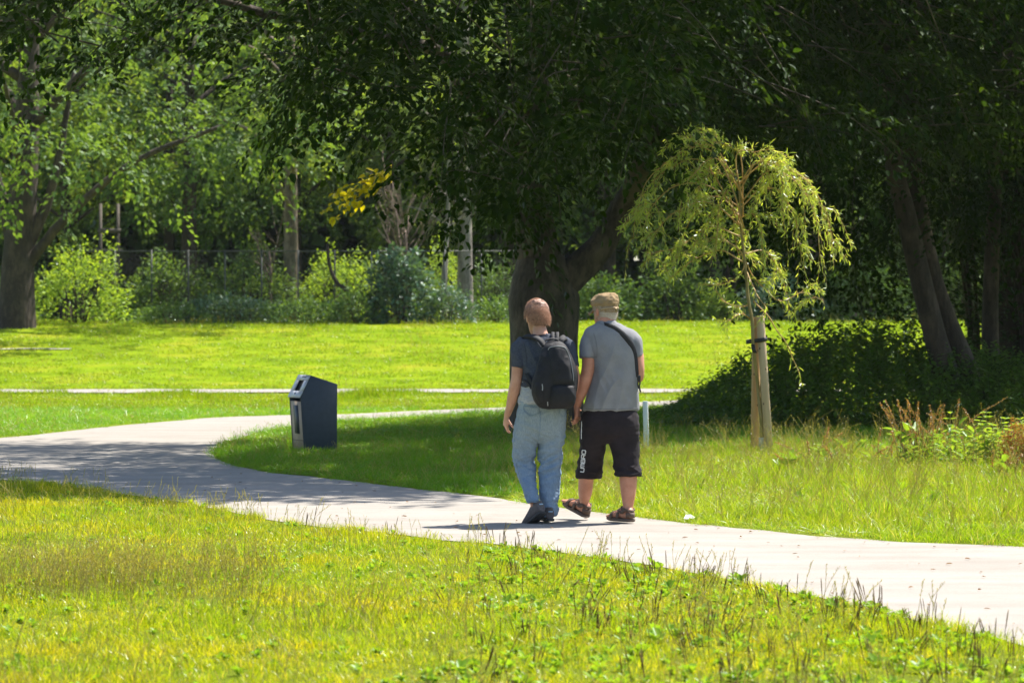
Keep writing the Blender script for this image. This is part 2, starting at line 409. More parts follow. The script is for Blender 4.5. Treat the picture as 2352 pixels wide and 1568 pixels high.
def scatter(name, P, variants, idx, rz, tilt, scl, label, m=None):
    me = npmesh(name, P, np.zeros((0, 3), int), attrs={
        'rot': ('FLOAT_VECTOR', np.stack([rng.normal(0, 1, len(P)) * tilt, rng.normal(0, 1, len(P)) * tilt, rz], -1).astype(np.float32)),
        'scl': ('FLOAT_VECTOR', np.asarray(scl, np.float32)), 'idx': ('INT', np.asarray(idx, np.int32))})
    o = obj(name, me); tag(o, label, kind='stuff')
    g = bpy.data.node_groups.new(name + '_scatter', 'GeometryNodeTree')
    g.interface.new_socket('Geometry', in_out='INPUT', socket_type='NodeSocketGeometry'); g.interface.new_socket('Geometry', in_out='OUTPUT', socket_type='NodeSocketGeometry')
    N = g.nodes; L = g.links
    gi = N.new('NodeGroupInput'); go = N.new('NodeGroupOutput'); ip = N.new('GeometryNodeInstanceOnPoints'); j = N.new('GeometryNodeJoinGeometry')
    mp = N.new('GeometryNodeMeshToPoints')
    for v in variants[::-1]:
        oi = N.new('GeometryNodeObjectInfo'); oi.inputs['Object'].default_value = v; oi.inputs['As Instance'].default_value = True
        L.new(oi.outputs['Geometry'], j.inputs[0])
    def at(nm, t):
        a = N.new('GeometryNodeInputNamedAttribute'); a.data_type = t; a.inputs['Name'].default_value = nm; return a.outputs['Attribute']
    L.new(gi.outputs[0], mp.inputs[0]); L.new(mp.outputs[0], ip.inputs['Points']); L.new(j.outputs[0], ip.inputs['Instance'])
    ip.inputs['Pick Instance'].default_value = True
    L.new(at('idx', 'INT'), ip.inputs['Instance Index']); L.new(at('rot', 'FLOAT_VECTOR'), ip.inputs['Rotation']); L.new(at('scl', 'FLOAT_VECTOR'), ip.inputs['Scale'])
    L.new(ip.outputs[0], go.inputs[0])
    md = o.modifiers.new('scatter', 'NODES'); md.node_group = g
    return o

def cast_pts(y0, y1, dens, margin=1.2, keep=None, grow=.184, lap=0.):
    """random points on the ground between two distances, inside the widened view"""
    n = int(dens * (y1 - y0) * (grow * (y0 + y1) + 2 * margin))
    y = np.sqrt(rng.uniform(y0 ** 2, y1 ** 2, n)); x = rng.uniform(-1, 1, n) * (grow * y + margin)
    k = ~in_path(x, y + lap)
    if keep is not None: k &= keep(x, y)
    x, y = x[k], y[k]; return np.stack([x, y, gnd(x, y)], -1)
def fbm(x, y, s, seed=0):
    return np.array([noise.fractal(Vector((a * s, b * s, seed)), 1, 2, 3) for a, b in zip(x, y)])
NX, NY = np.array([Gp(*e) for e in NEARE]).T
def near_side(x, y): return y < np.interp(x, NX[::-1], NY[::-1])           # the camera's side of the path
BX, BY = zip(*[Gp(*e) for e in BACKE[11:]])
def far_y(x): return np.interp(x, BX, BY)

# foreground
fv = [tuft('tuft', G_fore, 34, .085, .035, .085, .0042, .45, 1), tuft('tuft', G_fore, 34, .09, .04, .10, .004, .6, 2), tuft('tuft', G_fore, 26, .08, .06, .13, .0036, .5, 3),
      stalks('stalks', 5, .05, .10, .22, 4), rosette('rosette', 7, 5, .055, .024, .9), spikes('spikes', 4, 6), rosette('rosette', 9, 7, .04, .025, 1.0), rosette('rosette', 6, 8, .075, .035, .9)]
near2 = lambda x, y: near_side(x, y - .08)
P1 = cast_pts(10.3, 17, 150, .5, near2, lap=-.08); P2 = cast_pts(17, 31, 105, .6, near2, lap=-.08); P = np.vstack([P1, P2])
fb = fbm(P[:, 0], P[:, 1], .55); u = rng.uniform(0, 1, len(P)); n = len(P)
ed = np.interp(P[:, 0], NX[::-1], NY[::-1]) - P[:, 1]              # distance behind the kerb of grass
v0 = rng.uniform(0, 1.6, len(P)); idx = np.where(u < .45, 0, np.where(u < .78, 1, 2))
stalky = (ed > .3 * v0) & (u > .965 - .06 * (fb > .2)); idx[stalky] = 3
rightp = (P[:, 0] > -.2 + .5 * fb) & (ed > -.5) & (P[:, 1] < 22)
v = rng.uniform(0, 1, n)
idx[rightp & (v < .10)] = 4; idx[rightp & (v > .93)] = 5; idx[(v > .10) & (v < .14 + .08 * rightp)] = 6; idx[rightp & (v > .90) & (v < .93)] = 7
idx[(ed < .35) & (v > .993)] = 5
hs = .72 + .6 * fb + rng.normal(0, .16, n); hs = np.clip(hs, .28, 1.8)
brownz = (P[:, 0] < -1.4) & (P[:, 1] > 15.2) & (P[:, 1] < 17.6); idx[brownz & (u > .62 - .4 * fb)] = 3
sc = np.stack([1 + 0 * hs, 1 + 0 * hs, np.where(idx >= 3, 1, hs)], -1) * rng.uniform(.8, 1.2, n)[:, None]
scatter('grass', P, fv, idx, rng.uniform(0, 6.28, n), .22, sc, 'sunlit yellow-green rough grass in the foreground before the path')

# far side: spit in the shade and sunny verge up to the bush
vv = [tuft('tuft', G_verge, 34, .11, .08, .17, .0038, .55, 11), tuft('tuft', G_verge, 34, .10, .10, .24, .0034, .6, 12), tuft('tuft', G_verge, 38, .12, .05, .12, .0042, .6, 13),
      stalks('stalks', 5, .07, .2, .42, 14, .4), rosette('rosette', 7, 15, .11, .055, .7), tuft('tuft', G_verge, 18, .05, .2, .40, .0034, .5, 16)]
def verge_zone(x, y): return (~near_side(x, y)) & (y > far_y(x) - .2) & (y < 50)
P = cast_pts(18.5, 36, 125, .8, verge_zone, lap=.08); Pb = cast_pts(36, 50, 45, .8, verge_zone)
Pb = Pb[~((Pb[:, 0] > 3.2) & (Pb[:, 1] > 41))]; P = np.vstack([P, Pb])
n = len(P); u = rng.uniform(0, 1, n); fb = fbm(P[:, 0], P[:, 1], .8, 5); ed = P[:, 1] - far_y(P[:, 0])
idx = np.where(u < .45, 0, np.where(u < .72, 1, 2)); idx[u > .90] = 3; idx[(u > .885) & (u < .90) & (P[:, 0] > .5)] = 4; idx[(u > .865) & (u < .885) & (P[:, 0] > .8)] = 5
tall = np.clip((P[:, 0] + .5) / 2.5, 0, 1)
hs = (.55 + .45 * tall) * np.clip(.8 + 1.0 * fb + rng.normal(0, .15, n), .3, 1.9) * np.clip(.45 + ed * .45, .4, 1) * np.where(P[:, 1] > 36, .8, 1)
pz = np.where(P[:, 1] > 36, 1.5, 1.)
sc = np.stack([pz, pz, hs * np.where(idx == 3, 1.1, 1)], -1)
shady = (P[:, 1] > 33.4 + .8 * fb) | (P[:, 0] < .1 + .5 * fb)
rz = rng.uniform(0, 6.28, n)
scatter('grass', P[~shady], vv, idx[~shady], rz[~shady], .34, sc[~shady], 'long sunlit grass on the far verge of the path below the sapling')
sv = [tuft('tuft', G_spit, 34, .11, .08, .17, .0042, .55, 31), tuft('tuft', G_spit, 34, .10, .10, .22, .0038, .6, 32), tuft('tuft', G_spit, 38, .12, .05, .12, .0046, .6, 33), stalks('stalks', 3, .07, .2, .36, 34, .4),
      rosette('rosette', 7, 35, .10, .05, .7), tuft('tuft', G_spit, 18, .05, .18, .36, .0034, .5, 36)]
scatter('grass', P[shady], sv, idx[shady], rz[shady], .26, sc[shady], 'grass in the beech shade round the bin, the shade deepened in its green colour')

# lawn
lv = [tuft('tuft', G_lawn, 44, .16, .025, .06, .008, .6, 21), tuft('tuft', G_lawn, 40, .16, .03, .08, .007, .8, 22), stalks('stalks', 7, .1, .08, .16, 23)]
def lawn_zone(x, y): return (~near_side(x, y)) & ~verge_zone(x, y) & ~((y > 61.9 + x * .03) & (y < 64.9 + x * .03))
P = np.vstack([cast_pts(34, 52, 34, .8, lawn_zone), cast_pts(52, 66, 15, 1, lawn_zone), cast_pts(66, 95, 6, 1, lawn_zone)])
n = len(P); d = P[:, 1]; k = np.interp(d, [34, 52, 66, 95], [1, 1.4, 1.9, 2.6]); fb = fbm(P[:, 0], P[:, 1], .35, 8); u = rng.uniform(0, 1, n)
idx = np.where(u < .6, 0, 1); idx[u > .96] = 2
near_strip = np.where((d > 56) & (d < 62.6), np.clip(1 + 7 * fbm(P[:, 0], P[:, 1] * .2, .5, 2), .7, 4.6), 1)
hs = np.clip(.9 + .6 * fb, .4, 1.7) * np.interp(d, [34, 95], [1, 1.7]) * near_strip
scatter('grass', P, lv, idx, rng.uniform(0, 6.28, n), .1, np.stack([k, k, hs], -1), 'short bright green lawn between the path and the far trees')

# ------------------------------------------------------------------ the big beech
B_beech = bark('beech_bark', (.020, .015, .010), (.085, .066, .046), (.03, .036, .012), .55, 7)
B_dark = bark('dark_bark', (.018, .013, .008), (.055, .039, .026), (.02, .024, .011), .3, 8)
B_grey = bark('grey_bark', (.10, .085, .075), (.22, .19, .17), (.08, .09, .05), .3, 9)
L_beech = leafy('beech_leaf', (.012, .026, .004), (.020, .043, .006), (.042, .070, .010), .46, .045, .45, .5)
L_yellow = leafy('backlit_yellow_leaf', (.48, .43, .02), (.60, .54, .02), (.7, .62, .05), .55, .1, .4, 2., (1.3, 1.2, .5))  # yellow leaves, colour raised to carry the sun shining through them
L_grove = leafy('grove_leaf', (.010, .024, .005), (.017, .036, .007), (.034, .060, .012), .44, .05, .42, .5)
def limb(b, pts, r0, r1, n=26, seg=10, wob=.05):
    P = curve(pts, n); t = np.linspace(0, 1, n)
    for q, s in zip(P[2:], t[2:]): q += [noise.noise(Vector((q[2] * 1.5, i * 9., q[0] * 1.5))) * wob for i in range(3)]
    b.tube(P, r0 + (r1 - r0) * t ** .8, seg); return P
def flared(b, pts, radii, n=40, seg=28, lob=.06, seed=0):
    """trunk with fluted, uneven section"""
    P = curve(pts, n); P, T, A, B = frames(P); R = np.interp(np.linspace(0, 1, n), np.linspace(0, 1, len(radii)), radii)
    th = np.arange(seg) * 2 * pi / seg; V = []
    for k in range(n):
        rr = [R[k] * (1 + lob * (1 + 2.5 * max(0, 1 - k / (n * .18))) * noise.noise(Vector((cos(a) * 2 + seed, sin(a) * 2, k / n * 2)))) for a in th]
        V.append(P[k] + np.array(rr)[:, None] * (A[k] * np.cos(th)[:, None] + B[k] * np.sin(th)[:, None]))
    return b.add(np.vstack(V), rings_faces(n, seg))

TX, TY = .46, 39.5
beech = thing('beech_tree', (TX, TY, 0), 'huge dark beech with massive trunk standing on the grass behind the two walkers', 'tree')
def D(dx, dy, d=39.5): return Wp(dx, dy, d)
b = MB(); flared(b, [(TX + .02, TY, -.15), (TX + .02, TY, .35), D(1250, 850), D(1249, 720), D(1246, 640), D(1240, 590)], [.66, .53, .485, .47, .50, .42, .33], 44, 32)
obj('trunk', b.mesh('trunk', True), B_beech, beech)
# the crown's lower edge, read off as heights at the tree's own distance
CB = [(-300, 250), (0, 265), (90, 240), (200, 275), (330, 200), (420, 185), (480, 195), (560, 240), (640, 310), (720, 335), (790, 345), (860, 390), (940, 400), (1000, 430), (1050, 490), (1095, 555), (1180, 575), (1215, 510), (1290, 480), (1340, 430), (1440, 400), (1470, 440), (1500, 480), (1700, 450), (2400, 450)]
def low_z(x, y, table):
    dx = (x * F / y + 512) / K; return EYE + (744 - np.interp(dx, *zip(*table))) * K * y / F
for pts, r0, r1 in (([D(1240, 600), D(1228, 480), D(1226, 330), D(1238, 150), D(1245, -100, 39), D(1250, -800, 38.5)], .33, .12),
                    ([D(1285, 655), D(1340, 600), D(1392, 545), D(1430, 470), D(1480, 350, 39), D(1560, 100, 38.5), D(1640, -300, 38)], .27, .08),
                    ([D(1235, 430), D(1180, 345), D(1123, 278, 39), D(1035, 161, 38), D(940, 0, 37), D(700, -250, 35)], .17, .05),
                    ([D(1228, 330), D(1320, 230, 38.5), D(1450, 60, 37.5), D(1600, -200, 36)], .13, .05),
                    ([D(1236, 260), D(1000, 120, 37.5), D(760, 60, 36), D(480, 0, 34.5), D(250, -30, 33.5)], .12, .025),
                    ([D(1240, 200), D(1230, 0, 36.5), D(1180, -300, 34)], .12, .04),
                    ([D(1240, 120), D(1300, -100, 42), D(1400, -400, 44)], .12, .04)):
    b = MB(); limb(b, pts, r0, r1); obj('limb', b.mesh('limb', True), B_beech, beech)
b = MB(); pr = [D(1508, -60, 36), D(1514, 0, 36), D(1522, 81, 36), D(1562, 125, 36), D(1586, 165, 36), D(1663, 193, 36)]
limb(b, pr, .03, .008, 20, 6, .03); limb(b, [D(1522, 78, 36), D(1460, 95, 36), D(1400, 105, 36.2)], .014, .004, 12, 5, .03); limb(b, [D(1586, 165, 36), D(1560, 200, 36), D(1540, 210, 36)], .01, .004, 8, 5)
limb(b, [D(1562, 125, 36), D(1600, 140, 36.1), D(1640, 145, 36.3)], .009, .003, 8, 5)
obj('dead_branch', b.mesh('dead_branch', True), B_grey, beech)
# twigs and leaf sprays
def crown_samples(n, cen, rad, zl, zr, r, shell=.0, table=None, gap=False):
    out = []
    while sum(map(len, out)) < n:
        q = r.uniform(-1, 1, (n * 3, 3)); e = (q ** 2).sum(1); q = q[(e < 1) & (e > shell)]
        p = q * rad + cen; k = (p[:, 2] > zr[0]) & (p[:, 2] < zr[1])
        if table is not None: k &= p[:, 2] > low_z(p[:, 0], p[:, 1], table) + .7
        if gap: k &= lit_gap(p)
        out.append(p[k])
    return np.concatenate(out)[:n]
def lit_gap(p):
    sx = p[:, 0] - p[:, 2] * SUN.x / SUN.z; sy = p[:, 1] - p[:, 2] * SUN.y / SUN.z
    hole = np.hypot(sx + 3.25, sy - 35.2) < .95
    dap = np.array([noise.noise(Vector((a * 1.1, c * 1.1, 3.3))) for a, c in zip(sx, sy)]) > .45
    return ~hole & ~dap & (sy > np.interp(sx, [-9, -6, -.9, -.5, -.1, .3, 3, 4.5, 8], [26.5, 25.4, 24.4, 27, 31.5, 34.2, 34.8, 35.3, 36])) & (sy < np.interp(sx, [-9, -3.2, -2, -.5, 1], [34.8, 35.6, 39, 46, 60]))
r = np.random.default_rng(31)
BC = np.array([.2, 36.6, 9.0])
S1 = crown_samples(1750, BC, (10, 8.6, 9.5), 0, (1.8, 7.6), r, .1, CB, True)
S2 = crown_samples(1300, BC, (9, 9.2, 9), 0, (7.2, 17.5), r, .3, CB, True)
def out_dir(S, c, r, up=-.15):
    d = S - c; d[:, 2] *= .25; return unit(unit(d) + r.normal(0, .45, S.shape) + [0, 0, up])
S1 = S1[(S1[:, 0] > -2.6) | (r.uniform(0, 1, len(S1)) > .42)]
# leaves low on the trunk side and around the fork
S3 = np.array([tuple(D(r.uniform(1040, 1420), r.uniform(430, 600), r.uniform(37.6, 39.3))) for _ in range(250)])
S3 = S3[S3[:, 2] > low_z(S3[:, 0], S3[:, 1], CB) + np.where(S3[:, 0] < .1, .75, .3)]
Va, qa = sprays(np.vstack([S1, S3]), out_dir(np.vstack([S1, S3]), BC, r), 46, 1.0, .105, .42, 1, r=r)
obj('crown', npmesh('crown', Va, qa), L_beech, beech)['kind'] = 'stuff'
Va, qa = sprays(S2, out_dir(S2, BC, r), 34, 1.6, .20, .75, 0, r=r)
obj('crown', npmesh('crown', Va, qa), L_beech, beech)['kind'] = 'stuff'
b = MB()
for s, dd in zip(S1[:500], out_dir(S1[:500], BC, r)):
    b.tube(curve([s - dd * .9, s, s + dd * .5 - [0, 0, .08], s + dd * .95 - np.array([0, 0, .3])], 6), [.012, .010, .007, .005, .003, .002], 4, False)
obj('twig', b.mesh('twig'), B_beech, beech)['kind'] = 'stuff'
Y1 = np.array([tuple(D(x_, y_, 36.4)) for x_, y_ in ((905, 375), (890, 395), (870, 388), (858, 415), (850, 440), (845, 460), (900, 405), (830, 432), (880, 420))])
Va, qa = sprays(Y1, np.array([(-1, -.2, -.25)] * 9) + r.normal(0, .2, (9, 3)), 17, .45, .105, .2, 1, r=r)
tag(obj('leaf_spray', npmesh('leaf_spray', Va, qa), L_yellow, beech), 'small spray of yellow leaves, the backlight put into their colour', kind='stuff')
Y2 = np.array([tuple(D(x_, y_, 35)) for x_, y_ in ((60, 170), (90, 230), (215, 235), (290, 300), (300, 270), (50, 100))])

# ------------------------------------------------------------------ grove on the right
GB = [(1300, 520), (1420, 470), (1500, 500), (1600, 560), (1700, 600), (1800, 650), (1850, 730), (1890, 790), (1960, 785), (1995, 650), (2060, 570), (2120, 560), (2200, 590), (2352, 620), (2700, 640)]
r = np.random.default_rng(77)
def grove(base_d, pts_list, radii, cen, rad, n1, n2, seed, label, gap=None):
    r = np.random.default_rng(seed); x, y = pts_list[0][0][0], pts_list[0][0][1]
    t = thing('grove_tree', (x, y, 0), label, 'tree')
    for k, (pts, ra) in enumerate(zip(pts_list, radii)):
        b = MB(); flared(b, pts, ra, 36, 18, .05, seed + k); obj('trunk', b.mesh('trunk', True), B_dark, t)
    cen = np.array(cen)
    S = crown_samples(n1, cen, rad, 0, (1.6, 8.2), r, .0, GB, True); U = crown_samples(n2, cen, rad, 0, (8, 16.5), r, .3, GB, True)
    Va, qa = sprays(S, out_dir(S.copy(), cen, r, -.35), 46, .95, .105, .36, 1, .5, r=r)
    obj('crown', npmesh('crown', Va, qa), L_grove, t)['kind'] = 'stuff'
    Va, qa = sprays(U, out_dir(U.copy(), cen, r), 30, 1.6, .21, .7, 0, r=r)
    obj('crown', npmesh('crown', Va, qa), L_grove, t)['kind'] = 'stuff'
    b = MB()
    for s, dd in zip(S[:160], out_dir(S[:160].copy(), cen, r, -.35)):
        b.tube(curve([s - dd * .8, s, s + dd * .5 - [0, 0, .1], s + dd * .9 - np.array([0, 0, .4])], 6), [.012, .009, .007, .005, .003, .002], 4, False)
    obj('twig', b.mesh('twig'), B_dark, t)['kind'] = 'stuff'
    return t
def E(dx, dy, d=42.5): return Wp(dx, dy, d)
grove(42.5, [[(E(2215, 985, 42).x, 42, -.1), E(2185, 900), E(2150, 780), E(2110, 620), E(2078, 480), E(2055, 380), E(2040, 150), E(2010, -400, 42)],
             [(E(2250, 985, 43).x, 43, -.1), E(2222, 860, 43), E(2180, 745, 43), E(2145, 640, 43), E(2115, 500, 43), E(2098, 380, 43), E(2090, 150, 43), E(2130, -400, 43.5)]],
      [[.27, .22, .17, .16, .15, .14, .13, .08], [.24, .19, .15, .14, .13, .12, .11, .07]], (6.3, 45.8, 8.2), (5.6, 4.7, 8.2), 900, 420, 5,
      'grove tree with a pair of slim leaning trunks rising behind the bush')
grove(44, [[(E(2285, 960, 45).x, 45, -.1), E(2275, 800, 45), E(2278, 600, 45), E(2290, 300, 45), E(2300, -300, 45)]], [[.17, .14, .12, .11, .08]], (9.6, 46.5, 8.0), (4.2, 4.5, 8), 520, 260, 6,
      'tree with one thin upright trunk in the dark grove, just right of the leaning pair')
grove(46, [[(E(2335, 950, 47).x, 47, -.1), E(2325, 800, 47), E(2330, 600, 47), E(2340, 300, 47), E(2350, -300, 47)]], [[.34, .3, .27, .25, .2]], (11, 50, 9), (5, 4.6, 9), 380, 220, 8,
      'tree with the thick dark trunk at the right margin of the photo')
# ------------------------------------------------------------------ bushes
def bush_leaves(w, dp, h, n, leaf, r, lod=0, lump=.25, wr=.5):
    a = r.uniform(0, 2 * pi, n); cz = r.uniform(0, 1, n) ** .8; q = np.sqrt(np.clip(1 - cz ** 2, 0, 1)); rad = r.uniform(.35, 1, n) ** .45
    U = np.stack([q * np.cos(a), q * np.sin(a), cz], -1)
    lm = np.array([1 + lump * noise.fractal(Vector(u * 2.3) + Vector((w * 3, h, n * .01)), 1, 2, 3) for u in U])
    P = U * rad[:, None] * lm[:, None] * [w / 2, dp / 2, h]
    A = U * [1, 1, .4] + r.normal(0, .5, (n, 3)); N = U * .5 + [0, 0, .7] + r.normal(0, .4, (n, 3))
    l = leaf * r.uniform(.6, 1.3, n); return leaf_mesh(P, A, N, l, l * wr, lod)
def bush(name, x, y, w, dp, h, n, leaf, m, label, cat='bush', group=None, seed=1, lod=0, wr=.5, lump=.25, z=None):
    r = np.random.default_rng(seed); z = float(gnd(x, y)) if z is None else z
    t = thing(name, (x, y, z), label, cat, group)
    V, q = bush_leaves(w, dp, h, n, leaf, r, lod, lump, wr)
    obj('foliage', npmesh('foliage', V, q), m, t, (0, 0, 0))['kind'] = 'stuff'
    b = MB()
    for _ in range(12):
        a = r.uniform(0, 2 * pi); k = r.uniform(.1, .8)
        b.tube(curve([(cos(a) * w * .06, sin(a) * dp * .06, -.05), (cos(a) * w * .2 * k, sin(a) * dp * .2 * k, h * .4), (cos(a) * w * .42 * k, sin(a) * dp * .42 * k, h * .85 * r.uniform(.6, 1))], 6), np.linspace(.02, .006, 6) * max(.5, h / 1.5), 5)
    obj('stems', b.mesh('stems', True), B_dark, t, (0, 0, 0))['kind'] = 'stuff'; return t
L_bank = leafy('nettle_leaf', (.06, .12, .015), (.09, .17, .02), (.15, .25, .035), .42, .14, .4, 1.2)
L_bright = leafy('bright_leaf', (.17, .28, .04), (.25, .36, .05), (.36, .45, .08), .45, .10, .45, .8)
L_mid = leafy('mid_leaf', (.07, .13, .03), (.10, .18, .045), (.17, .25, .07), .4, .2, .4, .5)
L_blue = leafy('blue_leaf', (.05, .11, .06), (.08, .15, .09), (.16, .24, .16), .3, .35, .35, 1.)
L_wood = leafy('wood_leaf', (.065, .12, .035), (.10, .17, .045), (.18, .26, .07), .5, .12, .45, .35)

# the large dark bank of nettles and bramble: upright stems with drooping leaves
def bank():
    r = np.random.default_rng(15)
    t = thing('bramble_bush', (4.6, 42.5, 0), 'large dark green mound of nettles and brambles beside the leaning trunks', 'bush')
    PR = [(2.2, .12), (2.6, .38), (3.2, .80), (4.0, 1.20), (4.8, 1.44), (5.6, 1.48), (6.4, 1.25), (7.2, 1.1), (8.5, .95), (9.5, .9)]
    Pl, Al, Nl, Ll = [], [], [], []; st = MB()
    for _ in range(2700):
        x = r.uniform(2.2, 9.5); v = r.uniform(0, 1)
        top = interp(x, PR); y = 40.0 + v * 5 + .4 * noise.noise(Vector((x, 0, 3))); prof = math.sin(min(1, (.12 + v * 1.15)) * pi / 2) if v < .76 else 1 - (v - .76) * .8
        h = top * prof * (1 + .22 * noise.noise(Vector((x * 1.3, y * 1.3, 2)))) * r.uniform(.78, 1.12); h = max(h, .2)
        lean = r.normal(0, .10, 2); base = np.array([x, y, 0]); tp = np.array([x + lean[0], y + lean[1] - .06, h])
        if _ % 6 == 0: st.tube([base, (base + tp) / 2, tp], [.005, .004, .002], 3, False)
        for k in range(11):
            u = 1 - (k / 10) ** 1.1 * min(.95, .62 / h); q = base + (tp - base) * u; a = r.uniform(0, 2 * pi)
            Pl.append(q); Al.append((cos(a), sin(a) - .15, -.35 + .3 * (k == 0))); Nl.append((-.3 * cos(a), -.3 * sin(a), 1)); Ll.append(r.uniform(.07, .15) * (1 - .4 * (k < 2)))
    V, q = leaf_mesh(np.array(Pl), np.array(Al) + r.normal(0, .15, (len(Pl), 3)), np.array(Nl) + r.normal(0, .25, (len(Pl), 3)), np.array(Ll), np.array(Ll) * .5, 1)
    obj('foliage', npmesh('foliage', V, q), L_bank, t)['kind'] = 'stuff'
    obj('stems', st.mesh('stems'), B_dark, t)['kind'] = 'stuff'
bank()
for (dx, d, w, h, n, lb) in ((2260, 48.5, 4.5, 4.6, 6500, 'tall dark shrub filling the space behind the leaning trunks'), (2390, 46.5, 3.2, 5.2, 5000, 'dark shrub under the thick trunk at the margin of the photo')):
    p = Wp(dx, 744, d); bush('shrub', p.x, d, w, 3, h, n, .12, L_grove, lb, seed=int(dx), lod=0)

# ------------------------------------------------------------------ far edge of the lawn
def far_bush(x0, x1, ytop, d, dp, n, leaf, m, label, name='bush', seed=1, lump=.3, group=None, wr=.5):
    a = Wp(x0, 744, d); c = Wp(x1, 744, d); x = (a.x + c.x) / 2; z = float(gnd(x, d)); h = Wp(x0, ytop, d).z - z
    return bush(name, x, d, (c.x - a.x) * 1.12, dp, h / .92, n, leaf, m, label, seed=seed, lump=lump, group=group, wr=wr)
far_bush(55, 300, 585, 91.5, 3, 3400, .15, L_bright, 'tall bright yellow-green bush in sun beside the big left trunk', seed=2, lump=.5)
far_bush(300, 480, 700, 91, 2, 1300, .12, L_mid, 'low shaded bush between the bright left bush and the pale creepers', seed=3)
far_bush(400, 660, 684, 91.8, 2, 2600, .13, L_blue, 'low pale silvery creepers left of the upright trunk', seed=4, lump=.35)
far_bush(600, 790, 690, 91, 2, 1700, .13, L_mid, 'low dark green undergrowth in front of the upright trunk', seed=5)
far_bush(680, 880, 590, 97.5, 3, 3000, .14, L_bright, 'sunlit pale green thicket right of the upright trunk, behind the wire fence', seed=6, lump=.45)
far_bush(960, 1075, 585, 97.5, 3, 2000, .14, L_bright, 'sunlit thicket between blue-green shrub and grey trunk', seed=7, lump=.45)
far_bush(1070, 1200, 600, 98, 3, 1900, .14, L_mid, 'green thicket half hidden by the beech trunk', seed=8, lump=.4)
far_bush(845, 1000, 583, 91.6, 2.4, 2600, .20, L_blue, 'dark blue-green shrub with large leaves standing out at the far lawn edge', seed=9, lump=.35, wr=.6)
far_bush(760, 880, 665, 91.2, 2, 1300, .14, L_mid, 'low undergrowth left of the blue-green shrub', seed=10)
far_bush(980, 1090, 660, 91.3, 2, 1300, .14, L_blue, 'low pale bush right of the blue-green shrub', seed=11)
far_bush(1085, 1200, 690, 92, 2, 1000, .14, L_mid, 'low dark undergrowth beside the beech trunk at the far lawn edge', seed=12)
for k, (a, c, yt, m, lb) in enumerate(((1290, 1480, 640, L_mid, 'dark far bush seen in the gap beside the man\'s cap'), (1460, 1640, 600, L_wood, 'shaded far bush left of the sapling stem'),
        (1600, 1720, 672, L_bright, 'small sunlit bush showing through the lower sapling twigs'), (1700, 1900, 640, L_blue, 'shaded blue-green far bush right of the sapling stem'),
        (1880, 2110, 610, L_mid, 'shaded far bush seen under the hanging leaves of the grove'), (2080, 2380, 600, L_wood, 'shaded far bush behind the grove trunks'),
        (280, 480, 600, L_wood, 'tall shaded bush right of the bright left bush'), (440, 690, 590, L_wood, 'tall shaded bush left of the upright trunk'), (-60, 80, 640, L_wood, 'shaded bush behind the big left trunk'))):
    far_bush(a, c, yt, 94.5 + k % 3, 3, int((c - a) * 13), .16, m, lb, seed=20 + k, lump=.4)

# far trees: three crowns shared among the copies
def far_tree(rad, h, z0, trunk_r, n, leaf, seed, m=None, lean=0., tb=None, cx=0., limbs=(), at=None):
    r = np.random.default_rng(seed); t = bpy.data.objects.new('far_tree', None); link(t)
    b = MB(); flared(b, [(0, 0, -.2), (lean * .1, 0, h * .12), (lean * .5, 0, h * .35), (lean, 0, h * .9)], [trunk_r * 1.25, trunk_r, trunk_r * .8, trunk_r * .25], 20, 12, .05, seed)
    obj('trunk', b.mesh('trunk', True), tb or B_dark, t)
    b = MB()
    for k in range(9):
        a = r.uniform(0, 2 * pi); zz = h * r.uniform(.22, .6); L = rad * r.uniform(.5, .85)
        limb(b, [(lean * zz / h, 0, zz), (cos(a) * L * .5, sin(a) * L * .5, zz + L * .35), (cos(a) * L, sin(a) * L, zz + L * .5)], trunk_r * .4, .02, 10, 6)
    for pts, r0 in limbs: limb(b, pts, r0, .06, 18, 10)
    obj('limbs', b.mesh('limbs', True), tb or B_dark, t)['kind'] = 'stuff'
    cl = unit(r.normal(0, 1, (46, 3))) * r.uniform(.25, .9, (46, 1)) ** .5 * [rad, rad, (h - z0) / 2] + [cx, 0, (h + z0) / 2]
    cl = cl[cl[:, 2] > z0 * .9]; per = n // len(cl); ns = per // 24
    C = np.repeat(cl, ns, 0); o_ = unit(r.normal(0, 1, C.shape)) * r.uniform(.1, 1, (len(C), 1)) * rad * .34 * [1, 1, .75]
    if at is not None:      # leave gaps where the sun comes through onto the bushes
        G = C + o_; sx = at[0] + G[:, 0] - (G[:, 2]) * SUN.x / SUN.z; sy = at[1] + G[:, 1] - G[:, 2] * SUN.y / SUN.z
        k = ~((sx > -16.6) & (sx < -11.6) & (sy > 89.6) & (sy < 94.5)) & ~((sx > -8.4) & (sx < -1.2) & (sy > 89.6) & (sy < 99.5))
        C, o_ = C[k], o_[k]
    V, q = sprays(C + o_, o_ + [0, 0, -.2 * rad * .3], 24, .95, leaf, .5, 0, .4, r=r)
    obj('crown', npmesh('crown', V, q), m or L_wood, t)['kind'] = 'stuff'
    return t
def put(t, x, y, label, rz=0, s=1, group='trees beyond the far edge of the lawn', name=None):
    t.location = (x, y, float(gnd(x, y))); t.rotation_euler = (0, 0, rz); t.scale = (s, s, s); tag(t, label, 'tree', group); return t
L_wood2 = leafy('wood_leaf_light', (.11, .18, .04), (.17, .24, .055), (.28, .34, .09), .52, .16, .42, .35)
B_brown = bark('brown_bark', (.07, .05, .035), (.16, .12, .085), (.08, .09, .04), .3, 8)
